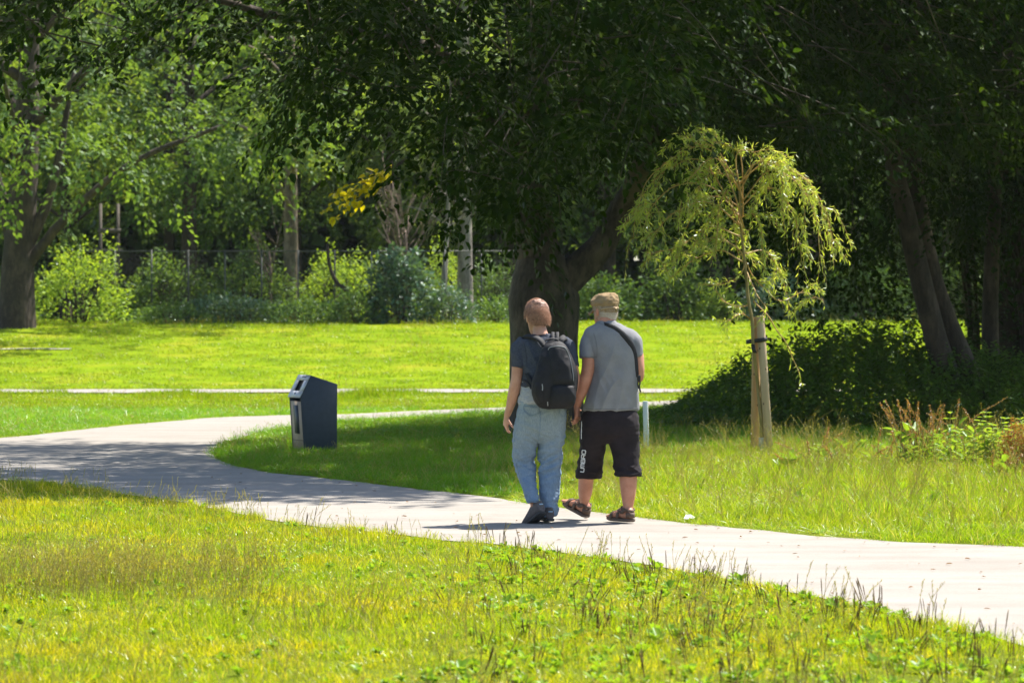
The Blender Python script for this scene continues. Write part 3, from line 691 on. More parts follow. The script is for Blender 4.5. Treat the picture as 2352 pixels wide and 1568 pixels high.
# four the photo singles out by their trunks
xx = lambda dx, d: Wp(dx, 744, d).x
t = far_tree(9.2, 17, 3.4, .50, 20000, .2, 41, m=L_wood, lean=.6, cx=2.6, at=(xx(38, 88), 88), limbs=[([(.1, 0, 1.6), (1.4, -.3, 3.2), (3.6, -.8, 5.0), (6.5, -1, 6.2)], .2), ([(0, 0, 2.0), (-.6, .2, 4.5), (-1.6, 0, 8)], .26), ([(.2, 0, 2.2), (1.1, 0, 4.4), (1.8, 0, 8)], .24)])
put(t, xx(38, 88), 88, 'massive spreading tree with a fluted dark trunk and long low limb at the far left')
t = far_tree(4.2, 15, 4.6, .26, 9000, .17, 42, L_wood2, tb=B_brown, at=(xx(668, 96.5), 96.5)); put(t, xx(668, 96.5), 96.5, 'upright tree with a bare brown trunk rising from the undergrowth left of the blue-green shrub')
t = far_tree(3.6, 15, 6.2, .26, 5200, .17, 43, L_wood2, tb=B_grey, at=(xx(1068, 96), 96)); put(t, xx(1068, 96), 96, 'tree with a thick grey trunk seen just left of the beech')
t = far_tree(2.2, 11, 6.0, .10, 2600, .16, 44, L_wood2, tb=B_grey, lean=.3); put(t, xx(1018, 95), 95, 'slim pale young trunk beside the thick grey one')
protos = None
rows = [(-22, 104), (-16.5, 105), (-11.8, 104), (-8.2, 108), (-4.6, 107), (-.2, 106.5), (3.6, 105), (7.2, 101), (11, 103), (15.5, 101), (20, 104),
        (-19.5, 112), (-13.5, 112), (-3.0, 113), (3.4, 112), (8.5, 110), (5.4, 116), (13, 110), (18, 112), (24, 109), (-26, 109)]
used = set()
for k, (x, y) in enumerate(rows):
    uniq = y < 107.2                # the nearer ones are grown one by one so the sun falls between them onto the thicket
    prm = [(5.2, 17, 2.6, .24, 12000, .2), (4.6, 15, 2.0, .2, 10500, .19), (5.6, 18, 3.0, .3, 12500, .22)][k % 3]; lm = L_wood2 if k % 3 == 1 else L_wood
    if uniq: t = far_tree(*prm, 60 + k, lm, at=(x, y)); back_src = t
    else: t = copy_tree(protos[k % 3]) if protos and k % 3 in protos else far_tree(*prm, 60 + k, lm, at=(x, y)); protos = protos or {}; protos.setdefault(k % 3, t)
    side = 'left of the upright brown trunk' if x < -8 else ('between the upright brown trunk and the beech' if x < 1 else ('behind the sapling' if x < 9 else 'behind the dark grove'))
    put(t, x, y, 'leafy far tree in the wood ' + side, 0 if uniq else rng.uniform(-.5, .5), 1 if uniq else rng.uniform(.92, 1.0))
# the wood behind reads as one mass
r = np.random.default_rng(99); n = 150000
Pq = np.stack([r.uniform(-46, 46, n), r.uniform(117, 130, n), 1.4 + 21 * r.uniform(0, 1, n)], -1)
V, q = leaf_mesh(Pq, r.normal(0, 1, (n, 3)), r.normal(0, 1, (n, 3)) + [0, -.6, .5], r.uniform(.5, 1.05, n), r.uniform(.4, .75, n), 0)
tag(obj('woodland', npmesh('woodland', V, q), L_wood), 'dense dark woodland closing the view behind the far trees', kind='stuff')

# bare pinkish shrub
r = np.random.default_rng(5)
def bare(x, y, h, n, label, seed, spread=.5):
    r = np.random.default_rng(seed); z = float(gnd(x, y)); t = thing('bare_shrub', (x, y, z), label, 'shrub'); b = MB()
    b.tube(curve([(0, 0, -.1), (.06, 0, h * .3), (0, 0, h * .55)], 8), np.linspace(.06, .04, 8), 8)
    for _ in range(n):
        a = r.uniform(0, 2 * pi); z0 = r.uniform(.25, .55) * h; L = h * r.uniform(.3, .6); s = spread * r.uniform(.4, 1.3)
        P = curve([(0, 0, z0), (cos(a) * L * s * .5, sin(a) * L * s * .5, z0 + L * .35), (cos(a) * L * s, sin(a) * L * s, z0 + L * .9)], 8)
        b.tube(P, np.linspace(.026, .010, 8), 5)
        for k in range(5):
            q = P[r.integers(3, 7)]; a2 = a + r.normal(0, 1); l2 = L * r.uniform(.2, .45)
            b.tube([q, q + [cos(a2) * l2 * .5, sin(a2) * l2 * .5, l2 * .4], q + [cos(a2) * l2 * .8, sin(a2) * l2 * .8, l2 * r.uniform(.5, 1)]], [.014, .01, .005], 4)
    obj('branches', b.mesh('branches', True), B_pink, t, (0, 0, 0))
B_pink = solid('pinkish_bark', (.14, .09, .07), (.24, .17, .14), 6, .8)
bare(xx(930, 95), 95, 5.6, 15, 'leafless shrub of pinkish brown branches above the blue-green shrub', 3, .55)
bare(xx(618, 95), 95, 4.3, 5, 'small shrub with bare dead twigs beside the upright brown trunk', 4, .5)
b = MB(); z = float(gnd(0, 92))
b.tube(curve([Wp(752, 560, 93), Wp(757, 610, 93), Wp(775, 650, 93), Wp(800, 672, 93), Wp(808, 735, 93)], 14), np.linspace(.05, .09, 14), 7)
tag(obj('leaning_branch', b.mesh('leaning_branch', True), B_dark), 'dark crooked dead branch leaning in the sunlit thicket', 'branch')

# wire fence
FY = 93.6; zf = float(gnd(0, FY)); FH = Wp(0, 576, FY).z - zf
M_wire = solid('fence_metal', (.06, .065, .06), (.09, .09, .08), 3, .6)
fx0, fx1 = xx(180, FY), xx(1190, FY)
fence = thing('chain_link_fence', ((fx0 + fx1) / 2, FY, zf), 'tall grey chain-link fence with a top rail behind the far bushes', 'fence')
b = MB(); b.tube([(fx0, FY, zf + FH), (fx1, FY, zf + FH)], .022, 6); obj('rail', b.mesh('rail'), M_wire, fence)
pm = None
for x in np.arange(fx0, fx1 + .1, (fx1 - fx0) / 12):
    if pm is None:
        b = MB(); b.tube([(0, 0, -.1), (0, 0, FH + .04)], .028, 8); pm = b.mesh('post')
        pm.materials.append(M_wire)
    o = bpy.data.objects.new('post', pm); o.location = (x - fence.location.x, 0, 0); link(o, fence)
b = MB(); st_ = .16
for k in range(int((fx1 - fx0) / st_) + 16):
    for s in (1, -1):
        xa = fx0 + (k - 15) * st_ if s > 0 else fx0 + k * st_; xb = xa + s * FH
        za, zb = zf, zf + FH
        if xa < fx0: za += (fx0 - xa); xa = fx0
        if xb > fx1: zb -= (xb - fx1); xb = fx1
        if xb < fx0: zb -= (fx0 - xb); xb = fx0
        if xa > fx1: za += (xa - fx1); xa = fx1
        if zb - za > .1: b.tube([(xa, FY + .01 * s, za), (xb, FY + .01 * s, zb)], .003, 3, False)
o = obj('wire_mesh', b.mesh('wire_mesh'), M_wire, fence); o['kind'] = 'stuff'

# timber frame glimpsed in the wood, roof line
M_wood = solid('shade_toned_wood', (.06, .05, .035), (.10, .08, .06), 5, .8)  # timber toned down: the shade it stands in is put into its colour
t = thing('timber_frame', (xx(250, 96), 96, float(gnd(0, 96))), 'timber frame darkened for the shade, standing in the wood behind the bright left bush', 'frame'); zc = t.location.z
for dx in (231, 271):
    p = Wp(dx, 450, 96); b = MB(); b.box((p.x - .05, 95.95, zc - .2), (p.x + .05, 96.05, p.z - .25)); obj('post', b.mesh('post'), M_wood, t)
b = MB(); a, c = Wp(231, 535, 95.9), Wp(271, 535, 95.9); b.box((a.x - .1, 95.84, a.z), (c.x + .1, 95.92, a.z + .16)); obj('crossbar', b.mesh('crossbar'), M_wood, t)
b = MB(); a, c = Wp(195, 578, 95.8), Wp(282, 568, 95.8); b.box((a.x, 95.74, a.z), (c.x, 95.83, a.z + .1)); obj('crossbar', b.mesh('crossbar'), M_wood, t)
# ================================================================== THINGS
# ------------------------------------------------------------------ litter bin
M_navy = solid('bin_steel', (.022, .034, .055), (.030, .044, .068), 14, .42, .25, 300, spec=.45)
M_black = solid('black_matt', (.008, .008, .009), None, rough=.7)
M_steel = solid('brushed_steel', (.56, .56, .60), (.64, .64, .68), 30, .45, metal=.25, stretch=(1, 1, 8))
M_panel = solid('bin_panel', (.46, .35, .25), (.54, .42, .31), 5, .6, .1, 80)
M_plaque = solid('bin_plaque', (.02, .03, .045), (.05, .06, .075), 60, .5)
def litter_bin():
    d = 33.2; px = (1080 + 480 / 3.919) / 4; x = (px - 512) * d / F; al = radians(23)
    t = thing('litter_bin', (x, d, 0), 'dark blue steel litter bin with sloping steel-framed opening in the grass beside the path', 'bin'); t.rotation_euler = (0, 0, al)
    w = .42; prof = [(.045, -.02), (.45, -.02), (.455, .80), (.13, .905), (.0, .655)]
    b = MB()
    # side sheets, back, top, front rim: the front is an open recess
    b.prism(prof, 0, .014); b.prism(prof, w - .014, w)
    b.prism([(.435, -.02), (.45, -.02), (.455, .80), (.437, .796)], .0145, w - .0145)
    b.prism([(.455, .801), (.455, .785), (.13, .888), (.13, .906)], .0143, w - .0143)
    bdy = obj('body', b.mesh('body'), M_navy, t, (0, 0, 0))
    mod = bdy.modifiers.new('bevel', 'BEVEL'); mod.width = .004; mod.segments = 2; mod.limit_method = 'ANGLE'
    b = MB(); b.prism([(.052, -.02), (.067, -.02), (.025, .60), (.010, .60)], .016, w - .016); obj('front_panel', b.mesh('front_panel'), M_panel, t, (0, 0, 0))
    b = MB(); b.prism([(.0405, .14), (.05, .14), (.05, .145), (.0402, .145)], .016, w - .016); obj('panel_seam', b.mesh('panel_seam'), M_black, t, (0, 0, 0))
    b = MB(); b.prism([(.028, .22), (.045, .22), (.020, .555), (.004, .555)], .13, w - .13); pl = obj('plaque', b.mesh('plaque'), M_plaque, t, (0, 0, 0))
    # sloping plate around the opening
    S = Vector((-.004, 0, .652)); Tp = Vector((.126, 0, .908)); u = (Tp - S).normalized(); L = (Tp - S).length; nrm = Vector((-u.z, 0, u.x)); 
    M = Matrix(((u.x, 0, nrm.x, S.x), (0, 1, 0, 0), (u.z, 0, nrm.z, S.z), (0, 0, 0, 1)))
    b = MB(); th = (.001, .011)
    for lo, hi in (((-.012, -.004, th[0]), (.075, w + .004, th[1])), ((L - .075, .0, th[0]), (L - .004, w, th[1])), ((.075, -.004, th[0]), (L - .075, .11, th[1])), ((.075, w - .11, th[0]), (L - .075, w + .004, th[1]))): b.box(lo, hi, M)
    obj('plate', b.mesh('plate'), M_steel, t, (0, 0, 0))
    b = MB(); b.box((.06, .095, -.10), (L - .06, w - .095, -.02), M); obj('opening', b.mesh('opening'), M_black, t, (0, 0, 0))  # black block behind the plate, standing in for the dark hollow
    b = MB(); b.box((.03, w / 2 - .012, th[1]), (.05, w / 2 + .012, th[1] + .006), M); obj('lock', b.mesh('lock'), M_black, t, (0, 0, 0))
    for k in range(3):
        b = MB(); b.box((L - .04, .1 + k * .05, th[1]), (L - .022, .125 + k * .05, th[1] + .003), M); obj('rivet', b.mesh('rivet'), M_black, t, (0, 0, 0))
litter_bin()

# ------------------------------------------------------------------ white marker post
M_white = solid('post_plastic', (.62, .66, .64), (.72, .75, .72), 6, .5)
p = Wp(1484, 1038, 33.2)
b = MB(); q = Wp(1482, 920, 33.2); 
b.loft([((p.x, 33.2, -.05), (.033, 0, 0), (0, .03, 0)), ((p.x, 33.2, .3), (.032, 0, 0), (0, .03, 0)), ((q.x, 33.2, q.z - .01), (.031, 0, 0), (0, .03, 0)), ((q.x, 33.2, q.z), (.025, 0, 0), (0, .024, 0))], 12, 3)
tag(obj('marker_post', b.mesh('marker_post', True), M_white, None, (p.x, 33.2, 0)), 'pale thin plastic tube post standing in shaded grass right of the man\'s leg', 'post')

# ------------------------------------------------------------------ staked weeping willow
M_stake = solid('stake_wood', (.46, .26, .11), (.58, .36, .17), 3, .75, .3, 30, stretch=(3, 3, .3))
M_stake2 = solid('grey_stake_wood', (.44, .31, .18), (.56, .42, .27), 3, .75, .3, 30, stretch=(3, 3, .3))
M_end = solid('stake_end', (.40, .30, .2), (.5, .40, .28), 20, .8)
M_strap = solid('rubber_strap', (.012, .012, .014), None, rough=.6)
WD = 33.0
def stake(bx, by, tx, ty, r0, m, label, d):
    a = Wp(bx, by, d); c = Wp(tx, ty, d); a.z = -.25
    P = np.array([a, a * .5 + c * .5, c - (c - a).normalized() * .02, c]); t = thing('tree_stake', (a.x, d, 0), label, 'stake')
    V, Fs = tube(P, [r0, r0 * .97, r0 * .95, r0 * .78], 14); r = np.random.default_rng(int(bx)); 
    obj('pole', npmesh('pole', V, Fs, True), m, t)
    for k in range(4):
        z = .25 + .33 * k + r.uniform(-.1, .1); q = P[0] + (P[3] - P[0]) * ((z + .25) / (c.z + .25)); an = r.uniform(-2.4, -.7)
        b = MB(); cc = q + np.array([cos(an), sin(an), 0]) * (r0 * .955); uu = np.array([-sin(an), cos(an), 0])
        b.loft([(cc - np.array([cos(an), sin(an), 0]) * .01, uu * .009, (0, 0, .014)), (cc + np.array([cos(an), sin(an), 0]) * .0015, uu * .009, (0, 0, .014))], 8); obj('knot', b.mesh('knot'), M_knot, t)
    b = MB(); e = c - (c - a).normalized() * .001; b.loft([(e, (r0 * .76, 0, 0), (0, r0 * .76, 0)), (e + Vector((0, 0, .004)), (r0 * .74, 0, 0), (0, r0 * .74, 0))], 14); obj('sawn_end', b.mesh('sawn_end'), M_end, t)
    return a, c
M_knot = solid('wood_knot', (.14, .08, .045), None)
a1, c1 = stake(1733, 1045, 1738, 728, .052, M_stake, 'yellowish round wooden stake left of the sapling stem, split down its length', WD + .12)
a2, c2 = stake(1770, 1045, 1746, 724, .050, M_stake2, 'greyish round wooden stake leaning right of the sapling stem', WD - .04)
L_will = leafy('willow_leaf', (.24, .37, .08), (.38, .46, .12), (.60, .60, .30), .5, .10, .42, 6.)
M_wstem = solid('willow_stem', (.22, .17, .05), (.30, .22, .08), 8, .6)
M_wtwig = solid('willow_twig', (.42, .24, .07), (.50, .33, .10), 10, .55)
def willow():
    r = np.random.default_rng(12)
    base = Wp(1752, 1042, WD); t = thing('willow_sapling', (base.x, WD, 0), 'young weeping willow tied between two wooden stakes, crown glowing in the sun', 'tree')
    T = [Wp(1753, 1050, WD), Wp(1750, 985, WD), Wp(1747, 950, WD - .03), Wp(1740, 880, WD), Wp(1731, 800, WD - .08), Wp(1727, 740, WD - .08), Wp(1719, 680, WD - .04), Wp(1711, 600, WD), Wp(1702, 520, WD), Wp(1699, 450, WD), Wp(1692, 390, WD)]
    P = curve(T, 50); P[:, 0] += [noise.noise(Vector((0, 0, z * 3))) * .02 for z in P[:, 2]]
    V, Fs = tube(P, np.interp(np.linspace(0, 1, 50), [0, .3, .6, 1], [.026, .022, .019, .009]), 9); obj('trunk', npmesh('trunk', V, Fs, True), M_wstem, t)
    BR = [[(1700, 440), (1668, 370), (1640, 335), (1600, 330), (1580, 298)], [(1700, 432), (1640, 350), (1575, 345), (1500, 400), (1466, 470), (1455, 545)], [(1700, 450), (1620, 375), (1540, 385), (1480, 440), (1462, 500)],
          [(1700, 475), (1620, 425), (1545, 430), (1495, 480), (1480, 520)], [(1703, 520), (1630, 465), (1560, 480), (1510, 530), (1490, 580)], [(1705, 545), (1640, 520), (1560, 565), (1500, 585), (1478, 612)],
          [(1706, 600), (1650, 575), (1600, 592), (1560, 620), (1540, 640)], [(1700, 435), (1740, 375), (1800, 385), (1860, 420), (1900, 500), (1918, 590)], [(1700, 445), (1770, 390), (1840, 430), (1875, 510), (1885, 600)],
          [(1700, 470), (1760, 430), (1815, 470), (1835, 540), (1840, 600)], [(1700, 438), (1705, 370), (1690, 345), (1655, 330), (1630, 330)], [(1712, 582), (1755, 575), (1785, 610), (1798, 660)],
          [(1713, 600), (1740, 650), (1790, 690), (1840, 672), (1892, 688)], [(1721, 700), (1690, 702), (1660, 690), (1640, 660)], [(1714, 620), (1735, 670), (1760, 705), (1750, 735)],
          [(1730, 690), (1770, 735), (1800, 780), (1822, 820), (1842, 878)], [(1700, 430), (1735, 375), (1785, 390), (1800, 450), (1802, 530)], [(1700, 470), (1672, 440), (1650, 500), (1645, 590)],
          [(1700, 500), (1730, 490), (1748, 530), (1752, 590)], [(1700, 445), (1655, 370), (1600, 390), (1570, 440), (1560, 500)], [(1712, 605), (1690, 640), (1650, 652), (1612, 655)],
          [(1700, 440), (1760, 372), (1830, 395), (1872, 440), (1898, 520), (1905, 560)], [(1700, 420), (1690, 360), (1720, 345), (1760, 380), (1770, 450)], [(1702, 500), (1680, 480), (1690, 540), (1700, 600)],
          [(1701, 490), (1640, 450), (1590, 500), (1570, 540)], [(1710, 590), (1680, 560), (1640, 545), (1600, 560), (1590, 590)], [(1727, 735), (1700, 720), (1675, 735), (1650, 738)], [(1700, 440), (1660, 400), (1620, 410), (1600, 440)]]
    tw = MB(); pts, dirs = [], []
    BR = [[(p0[0] + (dy_ := (r.uniform(-20, 95) if p0[1] < 480 and i_ not in (0, 5) else 0)) * .12, p0[1] + dy_)] + rest for i_, (p0, *rest) in enumerate(BR)]
    for k, Bp in enumerate(BR):
        ang = r.uniform(-.55, .55) if k not in (15,) else -.1; n = len(Bp)
        Q = [Wp(x, y, WD + ang * (i / (n - 1)) ** .8) for i, (x, y) in enumerate(Bp)]
        C = curve(Q, 24); C[2:] += np.array([[noise.noise(Vector((q[0] * 4, q[2] * 4, k + s * 7.))) * .022 for s in range(3)] for q in C[2:]])
        b = MB(); V, Fs = tube(C, np.linspace(.0095, .0028, 24), 5); obj('branch', npmesh('branch', V, Fs, True), M_wtwig, t)
        bare_ = k in (13, 14, 26); subs = []
        for _ in range(0 if k in (13, 14, 15) else 3):
            j = r.integers(4, 22); Tn = unit(C[min(j + 1, 23)] - C[j - 1]); L = r.uniform(.18, .46); sd = unit(Tn * .7 + r.normal(0, .55, 3) * [1, 1, .5])
            dr = r.uniform(.1, .9 if k in (1, 7, 8, 9, 16, 21) else .5)
            S_ = curve([C[j], C[j] + sd * L * .5 + [0, 0, .03], C[j] + sd * L - [0, 0, dr * L]], 12)
            if S_[:, 2].min() < 2.02 and k not in (11, 12): continue
            V, Fs = tube(S_, np.linspace(.004, .0018, 12), 4); tw.add(V, Fs); subs.append(S_)
        for S_ in subs:
            for j in range(1, 12):
                for _ in range(2):
                    tt = unit(S_[min(j + 1, 11)] - S_[j - 1]); e = S_[j] + unit(tt * .6 + r.normal(0, .6, 3)) * r.uniform(.02, .10); tw.tube([S_[j], e], [.0016, .001], 3, False)
                    for q_ in (.4, .7, 1.): pts.append(S_[j] * (1 - q_) + e * q_); dirs.append(unit(tt) * .7 + r.normal(0, .55, 3) + [0, 0, -.3])
        for j in range(3, 24):
            if r.uniform() < (.45 if bare_ else .6) * (.5 if k == 15 and j < 16 else 1):
                for _ in range(1 if k in (15, 12) else (2 if k in (8, 9, 16, 21, 18, 2, 4, 10) else 1 + (j % 2))):
                    L = (r.uniform(.06, .34) if k in (1, 7, 8, 9, 16, 21, 27) else r.uniform(.04, .17)) if not k in (12, 15) else r.uniform(.04, .12); a = r.uniform(0, 2 * pi); s = r.uniform(.2, .8)
                    h = -1 if k in (1, 7, 8, 9, 16, 21, 27) and j > 7 else r.choice([-1, -.5, .3, .6])
                    Tn = C[min(j + 1, 23)] - C[j - 1]; Tn /= np.linalg.norm(Tn)
                    e = C[j] + np.array([cos(a) * s, sin(a) * s, 0]) * L * .5 + Tn * L * .5
                    W_ = curve([C[j], (C[j] + e) / 2 + [0, 0, .02], e + [0, 0, h * L * .75]], 7); tw.tube(W_, np.linspace(.0026, .0013, 7), 3, False)
                    m = max(3, int(L * 34))
                    for u in np.linspace(.15, 1, m):
                        pts.append([np.interp(u, np.linspace(0, 1, 7), W_[:, c]) for c in range(3)])
                        tt = W_[6] - W_[3]; dirs.append(tt / (np.linalg.norm(tt) + 1e-6) * .8 + r.normal(0, .55, 3) + [0, 0, -.25])
    obj('twig', tw.mesh('twig'), M_wtwig, t)['kind'] = 'stuff'
    n = len(pts); V, q = leaf_mesh(np.array(pts), np.array(dirs), r.normal(0, 1, (n, 3)) + [0, -.3, .5], r.uniform(.045, .105, n), r.uniform(.009, .016, n), 1)
    obj('crown', npmesh('crown', V, q), L_will, t)['kind'] = 'stuff'
    # pale sleeve at the foot
    b = MB(); b.loft([((base.x - .005, WD, 0), (.040, 0, 0), (0, .04, 0)), ((base.x - .012, WD, .19), (.038, 0, 0), (0, .038, 0))], 14); obj('stem_guard', b.mesh('stem_guard', True), solid('stem_guard', (.55, .52, .42), (.62, .6, .5), 9, .6), t)
willow()
def rib(b, pts, w, th, nrm=None, n=None):
    """flat band: width direction w (vec) per point, thickness th along normal"""
    P = np.asarray(pts, float); V = []
    for p_, wv, nv in zip(P, w, nrm): V += [p_ - wv - nv * th / 2, p_ + wv - nv * th / 2, p_ + wv + nv * th / 2, p_ - wv + nv * th / 2]
    m = len(P); Fs = [rings_faces(m, 4), np.array([(3, 2, 1, 0), (4*m-4, 4*m-3, 4*m-2, 4*m-1)])]
    return b.add(np.array(V), Fs)
z = Wp(0, 781, WD).z; th = np.linspace(0, 2 * pi, 30); s1 = Wp(1737, 781, WD + .12); s2 = Wp(1750, 775, WD - .04)
cx, cyy = (s1.x + s2.x) / 2 - .03, WD + .02
loop = [(cx + .118 * np.sign(cos(a)) * abs(cos(a)) ** .8 * 1.0, cyy + .125 * sin(a) - .02 * cos(a), z + .018 * cos(a) + .0) for a in th]
b = MB(); rib(b, loop, [np.array([0, 0, .024])] * 30, .006, [np.array([cos(a), sin(a), 0]) for a in th])
q = np.array(Wp(1729, 790, WD - .125)); rib(b, [q, q + [.01, -.004, -.06], q + [.03, -.006, -.10]], [np.array([.022, 0, 0])] * 3, .006, [np.array([0, 1, 0])] * 3)
tag(obj('tree_tie', b.mesh('tree_tie', True), M_strap, None, (cx, cyy, z)), 'black rubber strap tying the willow stem to its two stakes', 'strap')

# ------------------------------------------------------------------ weeds on the right bank of the path
M_rust = leafy('dock_seed', (.30, .13, .06), (.42, .22, .09), (.46, .36, .12), .35, .05, .5, 9.)
L_dock = leafy('dock_leaf', (.14, .25, .03), (.20, .33, .04), (.30, .42, .08), .5, .2, .3, 5.)
M_dstem = solid('dock_stem', (.2, .14, .06), (.26, .2, .08), 9)
def dock(dx, dy, d, n, h0, h1, spread, label, seed, leaves=14, curl=0.25):
    r = np.random.default_rng(seed); p = Wp(dx, dy, d); t = thing('dock_plant', (p.x, d, 0), label, 'plant'); st = MB(); sp, sa = [], []
    for _ in range(n):
        h = r.uniform(h0, h1); x0, y0 = r.normal(0, spread * .35, 2); lx = r.normal(0, spread * .5); ly = r.normal(0, .1)
        P = curve([(x0, y0, 0), (x0 + lx * .5, y0 + ly * .5, h * .6), (x0 + lx + curl * r.normal(0, .2), y0 + ly, h)], 12); st.tube(P, np.linspace(.005, .002, 12), 4, False)
        for u in np.linspace(.42, 1, 34):
            c = np.array([np.interp(u, np.linspace(0, 1, 12), P[:, k]) for k in range(3)])
            for _k in range(4): a = r.uniform(0, 2 * pi); sp.append(c + r.normal(0, .007 * (1.6 - u), 3)); sa.append((cos(a), sin(a), r.uniform(-.5, .8)))
    m = len(sp); V, q = leaf_mesh(np.array(sp), np.array(sa), r.normal(0, 1, (m, 3)), r.uniform(.008, .016, m), .010, 0)
    obj('stems', st.mesh('stems'), M_dstem, t, (0, 0, 0))['kind'] = 'stuff'; obj('seed_heads', npmesh('seed_heads', V, q), M_rust, t, (0, 0, 0))['kind'] = 'stuff'
    a = r.uniform(0, 2 * pi, leaves); A = np.stack([np.cos(a), np.sin(a), r.uniform(.1, 1.3, leaves)], -1); P0 = np.stack([r.normal(0, spread * .4, leaves), r.normal(0, .08, leaves), r.uniform(.05, h1 * .6, leaves)], -1)
    V, q = leaf_mesh(P0, A, np.stack([-np.cos(a) * .5, -np.sin(a) * .5, np.ones(leaves)], -1), r.uniform(.10, .22, leaves), r.uniform(.05, .085, leaves), 1)
    obj('leaves', npmesh('leaves', V, q), L_dock, t, (0, 0, 0)); return t
dock(2095, 1095, 29.5, 24, .35, .74, .34, 'clump of rusty dock seed stalks on the bank right of the stakes', 1, 40)
dock(2150, 1080, 29.8, 5, .35, .60, .2, 'few greener dock stalks with broad leaves, just right of the rusty clump', 2, 16)
dock(2010, 1080, 30.2, 6, .2, .42, .3, 'thin sparse dock stalks left of the rusty clump', 3, 8)
dock(1885, 1085, 29.6, 7, .2, .44, .35, 'short rusty dock stalks beside the right stake with pale round leaves', 4, 16)
dock(2215, 1085, 29.5, 4, .5, .78, .25, 'tall arching greenish dock stalks left of the nettles', 5, 10, 1.2)
dock(2310, 1190, 26.5, 7, .22, .36, .14, 'small rusty dock standing in front of the brown withered plant', 6, 6)
dock(1805, 1100, 28.6, 3, .12, .25, .2, 'broad-leaved dock low in the grass before the right stake', 7, 20)
def nettle(dx, dy, d, n, h, spread, label, seed, m=L_bright, lw=.5):
    r = np.random.default_rng(seed); p = Wp(dx, dy, d); t = thing('nettle_plant', (p.x, d, 0), label, 'plant'); st = MB(); P0, A, N, L = [], [], [], []
    for _ in range(n):
        hh = h * r.uniform(.6, 1.1); x0, y0 = r.normal(0, spread * .4, 2); tp = np.array([x0 + r.normal(0, .08), y0 + r.normal(0, .05), hh]); b0 = np.array([x0, y0, 0]); st.tube([b0, (b0 + tp) / 2, tp], [.004, .003, .002], 4, False)
        for k in range(9):
            u = 1 - k / 9 * .8; a = (k % 2) * pi / 2 + _ * 1.1
            for s in (0, pi): P0.append(b0 + (tp - b0) * u); A.append((cos(a + s), sin(a + s), .25 if k < 2 else -.2)); N.append((-cos(a + s) * .2, -sin(a + s) * .2, 1)); L.append(.10 * (1.1 - .8 * max(0, u - .6)) * r.uniform(.8, 1.2))
    V, q = leaf_mesh(np.array(P0), np.array(A) + r.normal(0, .12, (len(A), 3)), np.array(N), np.array(L), np.array(L) * lw, 1)
    obj('leaves', npmesh('leaves', V, q), m, t, (0, 0, 0)); obj('stems', st.mesh('stems'), M_dstem, t, (0, 0, 0))['kind'] = 'stuff'; return t
nettle(2268, 1110, 29, 11, .55, .38, 'light green nettle clump on the bank at the right', 1)
nettle(2340, 1100, 29.4, 7, .5, .3, 'nettle clump at the right margin behind the withered plant', 2)
nettle(2165, 1105, 29.2, 5, .38, .25, 'small leafy plant with pale leaves between docks and nettles', 3, L_dock)
# withered brown plant at the margin
r = np.random.default_rng(8); p = Wp(2338, 1145, 28); t = thing('withered_plant', (p.x, 28, 0), 'withered rust-brown bushy plant at the right margin of the photo', 'plant')
V, q = bush_leaves(.42, .35, .55, 2600, .022, r, 0, .3, .7); obj('seed_heads', npmesh('seed_heads', V, q), leafy('withered', (.25, .10, .03), (.38, .18, .05), (.5, .3, .12), .3, .08), t, (0, 0, 0))['kind'] = 'stuff'
b = MB()
for _ in range(14): a = r.uniform(0, 2 * pi); b.tube([(0, 0, 0), (cos(a) * .06, sin(a) * .05, .2), (cos(a) * .14, sin(a) * .1, .45)], .003, 4)
obj('stems', b.mesh('stems'), M_dstem, t, (0, 0, 0))

# ------------------------------------------------------------------ bits on the path
M_paper = solid('paper', (.8, .79, .75), None); M_dry = leafy('dry_leaf', (.14, .07, .03), (.2, .11, .05), (.3, .18, .08), .2, .05)
x, y = Gp(1570, 1199); V, q = leaf_mesh([[x, y, .03], [x + .02, y + .01, .02]], [[1, .3, .2], [.8, -.5, .3]], [[0, -.6, 1], [.2, -.4, 1]], [.10, .07], [.06, .05])
tag(obj('paper_scrap', npmesh('paper_scrap', V, q), M_paper, None, (x, y, .02)), 'crumpled white paper scrap at the grass edge right of the man', 'litter')
bits = [(1165, 1157, 'a'), (1255, 2000, 'x')]
r = np.random.default_rng(4); P0 = []
while len(P0) < 130:
    x, y = r.uniform(-3, 4), r.uniform(13, 30)
    if in_path(np.array([x]), np.array([y]))[0]: P0.append((x, y, .014))
n = 130; V, q = leaf_mesh(P0, np.c_[r.normal(0, 1, (n, 2)), r.uniform(0, .15, n)], np.c_[r.normal(0, .3, (n, 2)), np.ones(n)], r.uniform(.015, .05, n), r.uniform(.006, .02, n))
tag(obj('leaf_litter', npmesh('leaf_litter', V, q), M_dry), 'tiny dry leaves and twigs scattered on the path', kind='stuff')
